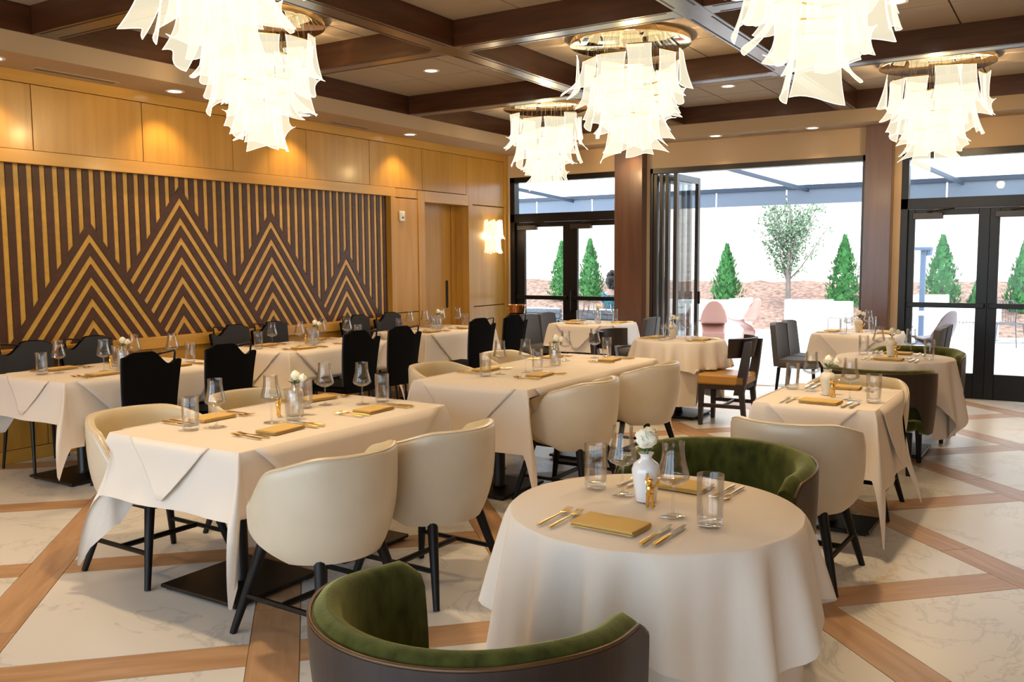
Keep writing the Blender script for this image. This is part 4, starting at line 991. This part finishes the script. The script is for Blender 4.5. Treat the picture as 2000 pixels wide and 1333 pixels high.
# conifers
def conifer(x, y, h, w, label, seed, group='arborvitae along the block wall'):
    rr = random.Random(seed); zb = max(-.02, -.02+1.0*((y-9.2)/4.2)**.9 if y > 9.2 else -.02)
    t = thing('arborvitae', label, 'tree', (x, y, zb-.03), 0, group); mb = MB()
    for i in range(1500):
        z = h*rr.random()**1.25*.98+.04; a = rr.uniform(0, 2*pi); rad = w*(1-(z/h)**1.5)*(.5+.55*rr.random())*(1+.16*sin(3*a+9*z+seed)+.12*sin(5*a-17*z))*(1 if z > .25*h else .75+z/h)
        c = Vector((rad*cos(a), rad*sin(a), z)); s = rr.uniform(.04, .085); d = Vector((cos(a)*.5, sin(a)*.5, 1)).normalized(); sd = Vector((-sin(a), cos(a), rr.uniform(-.5, .5))).normalized()
        mb.add([c-sd*s*.5, c+d*s*.4+sd*s*.1-sd*s*.75, c+d*s*1.5, c+sd*s*.6+d*s*.3], [(0, 1, 2, 3)])
    o = mb.obj('foliage', 'conifer', t); o['kind'] = 'stuff'
    MB().lathe([(0, 0), (.05, 0), (.03, h*.7), (0, h*.85)], 8).obj('trunk', 'bark', t, True)
CL = 'conical green arborvitae on the mulch bank %s'
conifer(-5.25, 11, 1.6, .36, CL % 'seen through the maple-wall door leaf', 1); conifer(-4.35, 11, 1.65, .42, CL % 'second from the seated person', 2)
conifer(-3.15, 11, 1.68, .36, CL % 'behind the seated person', 3); conifer(-2.42, 11, 1.35, .27, CL % 'shorter twin behind the seated person', 33)
conifer(-.44, 10.8, 1.50, .42, CL % 'behind the pink chairs', 4); conifer(2.36, 10.8, 1.66, .46, CL % 'next to the dark column', 5)
conifer(4.42, 10.8, 1.62, .46, CL % 'behind the heater post', 6); conifer(6.0, 10.8, 1.5, .4, CL % 'beyond the wire chairs', 7); conifer(5.18, 10.2, .75, .22, 'low rounded evergreen shrub between two taller arborvitae', 8, None)
conifer(.3, 9.6, .35, .3, 'small blue-green shrub at the foot of the young tree', 9, None)
# young deciduous tree
t = thing('young_tree', 'slender young tree with an upright airy crown behind the patio seating', 'tree', (1.32, 9.9, .1)); rr = random.Random(4); tr = MB(); lf = MB()
tr.tube([(0, 0, -.1), (.01, 0, .5), (.0, 0, 1.0), (.02, 0, 2.0), (.0, 0, 3.2)], [.075, .06, .055, .03, .008], 8)
for i in range(34):
    a = rr.uniform(0, 6.28); z0 = rr.uniform(.85, 1.9); ln = rr.uniform(.7, 1.7); sp = rr.uniform(.25, .72)
    p = [Vector((.01, 0, z0))]
    for k in range(1, 6): q = k/5; p.append(Vector((sp*ln*q**.8*cos(a+.2*q), sp*ln*q**.8*sin(a+.2*q), z0+ln*q*.95)))
    tr.tube(p, [.016*(1-.16*k) for k in range(6)], 5)
    for k in range(80):
        q = rr.uniform(.25, 1); b0 = p[min(5, int(q*5))]; c = b0+Vector((rr.uniform(-.16, .16), rr.uniform(-.16, .16), rr.uniform(-.1, .12))); s = rr.uniform(.025, .045); d = Vector((rr.uniform(-1, 1), rr.uniform(-1, 1), rr.uniform(-1, 1))).normalized(); e = d.orthogonal().normalized()
        lf.add([c-d*s, c+e*s*.6, c+d*s, c-e*s*.6], [(0, 1, 2, 3)])
tr.obj('trunk', 'bark', t, True); o = lf.obj('leaves', 'tree_leaf', t); o['kind'] = 'stuff'
# moulded S chairs
def s_chair(x, y, rz, mat, label, group=None):
    t = thing('moulded_chair', label, 'chair', (x, y, -.02), rz, group); prof = [(.26, .0), (.10, .03), (-.06, .10), (-.10, .22), (.0, .33), (.17, .40), (.22, .43), (.14, .435), (-.05, .41), (-.17, .44), (-.22, .56), (-.255, .70), (-.28, .83)]
    n = len(prof)-1; mb = MB()
    def W(i): return .25-.05*sin(pi*i/n*2)*(1 if i < 7 else -.3)
    def P(u, v, off=0):
        i = v*n; k = min(n-1, int(i)); f = i-k; yy = lerp(prof[k][0], prof[k+1][0], f); z = lerp(prof[k][1], prof[k+1][1], f); s = 2*u-1; bw = .07*s*s
        w = W(i)*(1 if v < .97 else .9)
        if v > .55: return (s*w*(1-.25*max(0, v-.8)/.2*abs(s)), yy+bw, z+off-.13*s*s*sm(.78, 1, v))
        return (s*w, yy, max(0, z+off+bw*.3*(1 if v > .4 else 0)))
    mb.grid(lambda u, v: P(u, v), 12, 48); o = mb.obj('shell', mat, t, True); m_ = o.modifiers.new('thickness', 'SOLIDIFY'); m_.thickness = .014; m_.offset = 0
s_chair(1.32, 4.95, R(22), 'pink_plastic', 'pink moulded cantilever chair showing its back, on the patio'); s_chair(1.63, 5.85, R(140), 'pink_plastic', 'pink moulded cantilever chair seen from the side on the patio')
s_chair(5.24, 3.3, R(60), 'mauve_plastic', 'dark mauve moulded chair on the patio behind the push-bar door'); s_chair(4.35, 5.3, R(200), 'pink_plastic', 'pinkish moulded chair behind the white patio table')
# white bench blocks and planters
def planter(x, y, w, d, h, label, slats=False):
    t = thing('planter_box', label, 'planter', (x, y, -.02))
    if slats:
        MB().bbox(-w/2, w/2, -d/2, d/2, h*.55, h, .01).obj('top_box', 'white_planter', t)
        MB().box(-w/2+.03, w/2-.03, -d/2+.03, d/2-.03, 0, h*.55).obj('inner_body', 'slatted_grey', t)
        n = int(w/.06)
        for k in range(n): MB().box(-w/2+.02+k*(w-.04)/n, -w/2+.02+(k+.6)*(w-.04)/n, -d/2+.02, d/2-.02, 0, h*.55).obj('slat', 'slatted_grey', t)
    else:
        MB().bbox(-w/2, w/2, -d/2, d/2, 0, h, .012).obj('body', 'white_planter', t); MB().box(-w/2+.05, w/2-.05, -d/2+.05, d/2-.05, h-.01, h+.004).obj('soil', 'mulch', t)
planter(2.15, 8.5, .9, .5, .72, 'plain white block planter beside the young tree'); planter(2.86, 8.2, .42, .42, .70, 'white topped planter with grey slatted base', True); planter(3.75, 8.6, .8, .5, .72, 'white block planter behind the dark column')
planter(1.1, 7.2, .22, .9, .78, 'tall narrow white planter beyond the pink chairs'); planter(.3, 7.6, 1.0, .35, .72, 'long white planter behind the pink chairs'); planter(5.3, 8.2, .9, .5, .68, 'white block planter behind the mauve chair', True); planter(4.5, 8.6, .6, .5, .85, 'white block planter below the heater post')
t = thing('patio_table', 'white patio table with a pedestal seen through the push-bar door', 'table', (4.75, 4.3, -.02))
MB().bbox(-.55, .45, -.35, .35, .70, .735, .01).obj('tabletop', 'white_planter', t); MB().lathe([(.22, 0), (.22, .02), (.04, .05), (.035, .69), (.12, .70)], 20).obj('pedestal', 'slatted_grey', t, True, 40)
t = thing('heater_post', 'slim blue-grey patio heater post with a square head', 'patio heater', (4.55, 7.0, -.02))
MB().bbox(-.045, .045, -.045, .045, 0, 1.72, .006).obj('post', 'heater', t); MB().bbox(-.15, .15, -.12, .12, 1.72, 1.78, .01).obj('head', 'heater', t); MB().lathe([(0, 1.62), (.05, 1.62), (.05, 1.72), (0, 1.72)], 14, cx=.1).obj('burner', 'heater', t, True, 40); MB().bbox(-.22, .22, -.22, .22, 0, .03, .006).obj('base', 'heater', t)
def wire_chair(x, y, rz, w_):
    t = thing('wire_chair', 'dark blue wire patio chair '+w_, 'chair', (x, y, -.02), rz, 'wire patio chairs')
    MB().tube([(-.2, -.2, .45), (-.23, -.24, .78), (-.17, -.25, .83), (.17, -.25, .83), (.23, -.24, .78), (.2, -.2, .45)], .009, 6).obj('back_frame', 'wire_blue', t, True)
    for k in range(9): u = -.18+.045*k; MB().tube([(u*.95, -.2, .45), (u, -.245, .83)], .004, 4).obj('back_wire', 'wire_blue', t)
    MB().tube([(-.21, -.2, .45), (-.22, .2, .45), (.22, .2, .45), (.21, -.2, .45), (-.21, -.2, .45)], .009, 6).obj('seat_frame', 'wire_blue', t)
    for k in range(9): u = -.18+.045*k; MB().tube([(u, -.2, .45), (u, .2, .45)], .004, 4).obj('seat_wire', 'wire_blue', t)
    for sx in (-1, 1):
        for sy in (-1, 1): MB().tube([(sx*.2, sy*.19, .45), (sx*.25, sy*.25, 0)], .009, 6).obj('leg', 'wire_blue', t)
    MB().tube([(-.235, -.23, .13), (.235, -.23, .13), (.235, .23, .13), (-.235, .23, .13), (-.235, -.23, .13)], .006, 5).obj('footrail', 'wire_blue', t)
wire_chair(5.95, 6.6, R(200), 'seen through the far door leaf, nearer the planters'); wire_chair(6.75, 6.5, R(160), 'seen through the far door leaf, away from planters')
# wicker seats by the left double door
def wicker(x, y, rz, w, label):
    t = thing('wicker_sofa', label, 'outdoor sofa', (x, y, -.02), rz)
    n = 9
    for k in range(n): MB().bbox(-w/2, w/2, -.38-.012*(k % 2), -.30, .12+k*.075, .12+k*.075+.068, .008).obj('weave_row', 'wicker', t)
    for s in (-1, 1): MB().bbox(s*w/2-.06, s*w/2+.06, -.38, .38, .12, .62, .015).obj('arm', 'wicker', t)
    MB().bbox(-w/2, w/2, -.3, .38, .12, .36, .015).obj('seat_base', 'wicker', t); MB().bbox(-w/2+.07, w/2-.07, -.28, .38, .36, .50, .04).obj('seat_cushion', 'cushion_white', t, True, 40)
    MB().bbox(-w/2+.07, w/2-.07, -.29, -.14, .48, .80, .05).obj('back_cushion', 'cushion_white', t, True, 40)
    for sx in (-1, 1):
        for sy in (-1, 1): MB().box(sx*(w/2-.05)-.025, sx*(w/2-.05)+.025, sy*.33-.025, sy*.33+.025, 0, .12).obj('foot', 'black_metal', t)
wicker(-.85, 2.1, 0, 1.5, 'grey wicker sofa with white cushions outside the maple-wall door leaf'); wicker(.60, 2.1, 0, .8, 'grey wicker armchair where the teal-clad person sits')
# seated person, back to the room
def skinned(name, verts, edges, radii, mat, parent, root=0, lv=2):
    me = bpy.data.meshes.new(name); me.from_pydata(verts, edges, []); o = bpy.data.objects.new(name, me); COL.objects.link(o); o.parent = parent; me.materials.append(MAT[mat])
    o.modifiers.new('skin', 'SKIN').use_smooth_shade = True
    if not me.skin_vertices: 
        bpy.context.view_layer.objects.active = o
    for k, d in enumerate(me.skin_vertices[0].data): d.radius = (radii[k], radii[k]); d.use_root = (k == root)
    s = o.modifiers.new('sub', 'SUBSURF'); s.levels = lv; s.render_levels = lv
    return o
t = thing('person', 'seated person in a teal patterned top seen from behind on the patio', 'person', (.60, 2.25, .51), R(-8))
V = [(0, 0, .06), (0, -.01, .2), (0, -.02, .36), (0, -.01, .5), (0, .0, .57), (0, .02, .66), (0, .03, .78),
     (-.16, 0, .48), (-.22, .06, .26), (-.17, .26, .16), (-.12, .34, .15), (.16, 0, .48), (.22, .04, .26), (.17, .24, .16), (.12, .32, .15),
     (-.09, .03, .06), (-.11, .42, .07), (-.11, .45, -.36), (-.11, .55, -.44), (.09, .03, .06), (.11, .42, .07), (.11, .45, -.36), (.11, .55, -.44)]
E_ = [(0, 1), (1, 2), (2, 3), (3, 4), (4, 5), (5, 6), (3, 7), (7, 8), (8, 9), (9, 10), (3, 11), (11, 12), (12, 13), (13, 14), (0, 15), (15, 16), (16, 17), (17, 18), (0, 19), (19, 20), (20, 21), (21, 22)]
RD = [.13, .12, .13, .11, .052, .085, .07, .058, .046, .038, .04, .058, .046, .038, .04, .09, .07, .045, .04, .09, .07, .045, .04]
skinned('body', V, E_, RD, 'skin', t)
skinned('blouse', [V[0], V[1], V[2], V[3], V[7], (-.20, .04, .34), V[11], (.20, .03, .34)], [(0, 1), (1, 2), (2, 3), (3, 4), (4, 5), (3, 6), (6, 7)], [.15, .14, .15, .125, .075, .065, .075, .065], 'teal_print', t)
skinned('trousers', [V[0], V[15], V[16], V[17], V[19], V[20], V[21]], [(0, 1), (1, 2), (2, 3), (0, 4), (4, 5), (5, 6)], [.14, .10, .082, .06, .10, .082, .06], 'denim', t)
hr = MB(); rr = random.Random(8)
for k in range(60):
    a = rr.uniform(0, 6.28); e = rr.uniform(-1.1, 1.5); c = (.085*cos(a)*cos(e), .0+.09*sin(a)*cos(e)-.015, .72+.12*sin(e))
    if c[1] > .06 and c[2] < .76: continue
    hr.sphere(c, rr.uniform(.035, .055), 7, 5)
hr.obj('hair', 'hair', t, True)
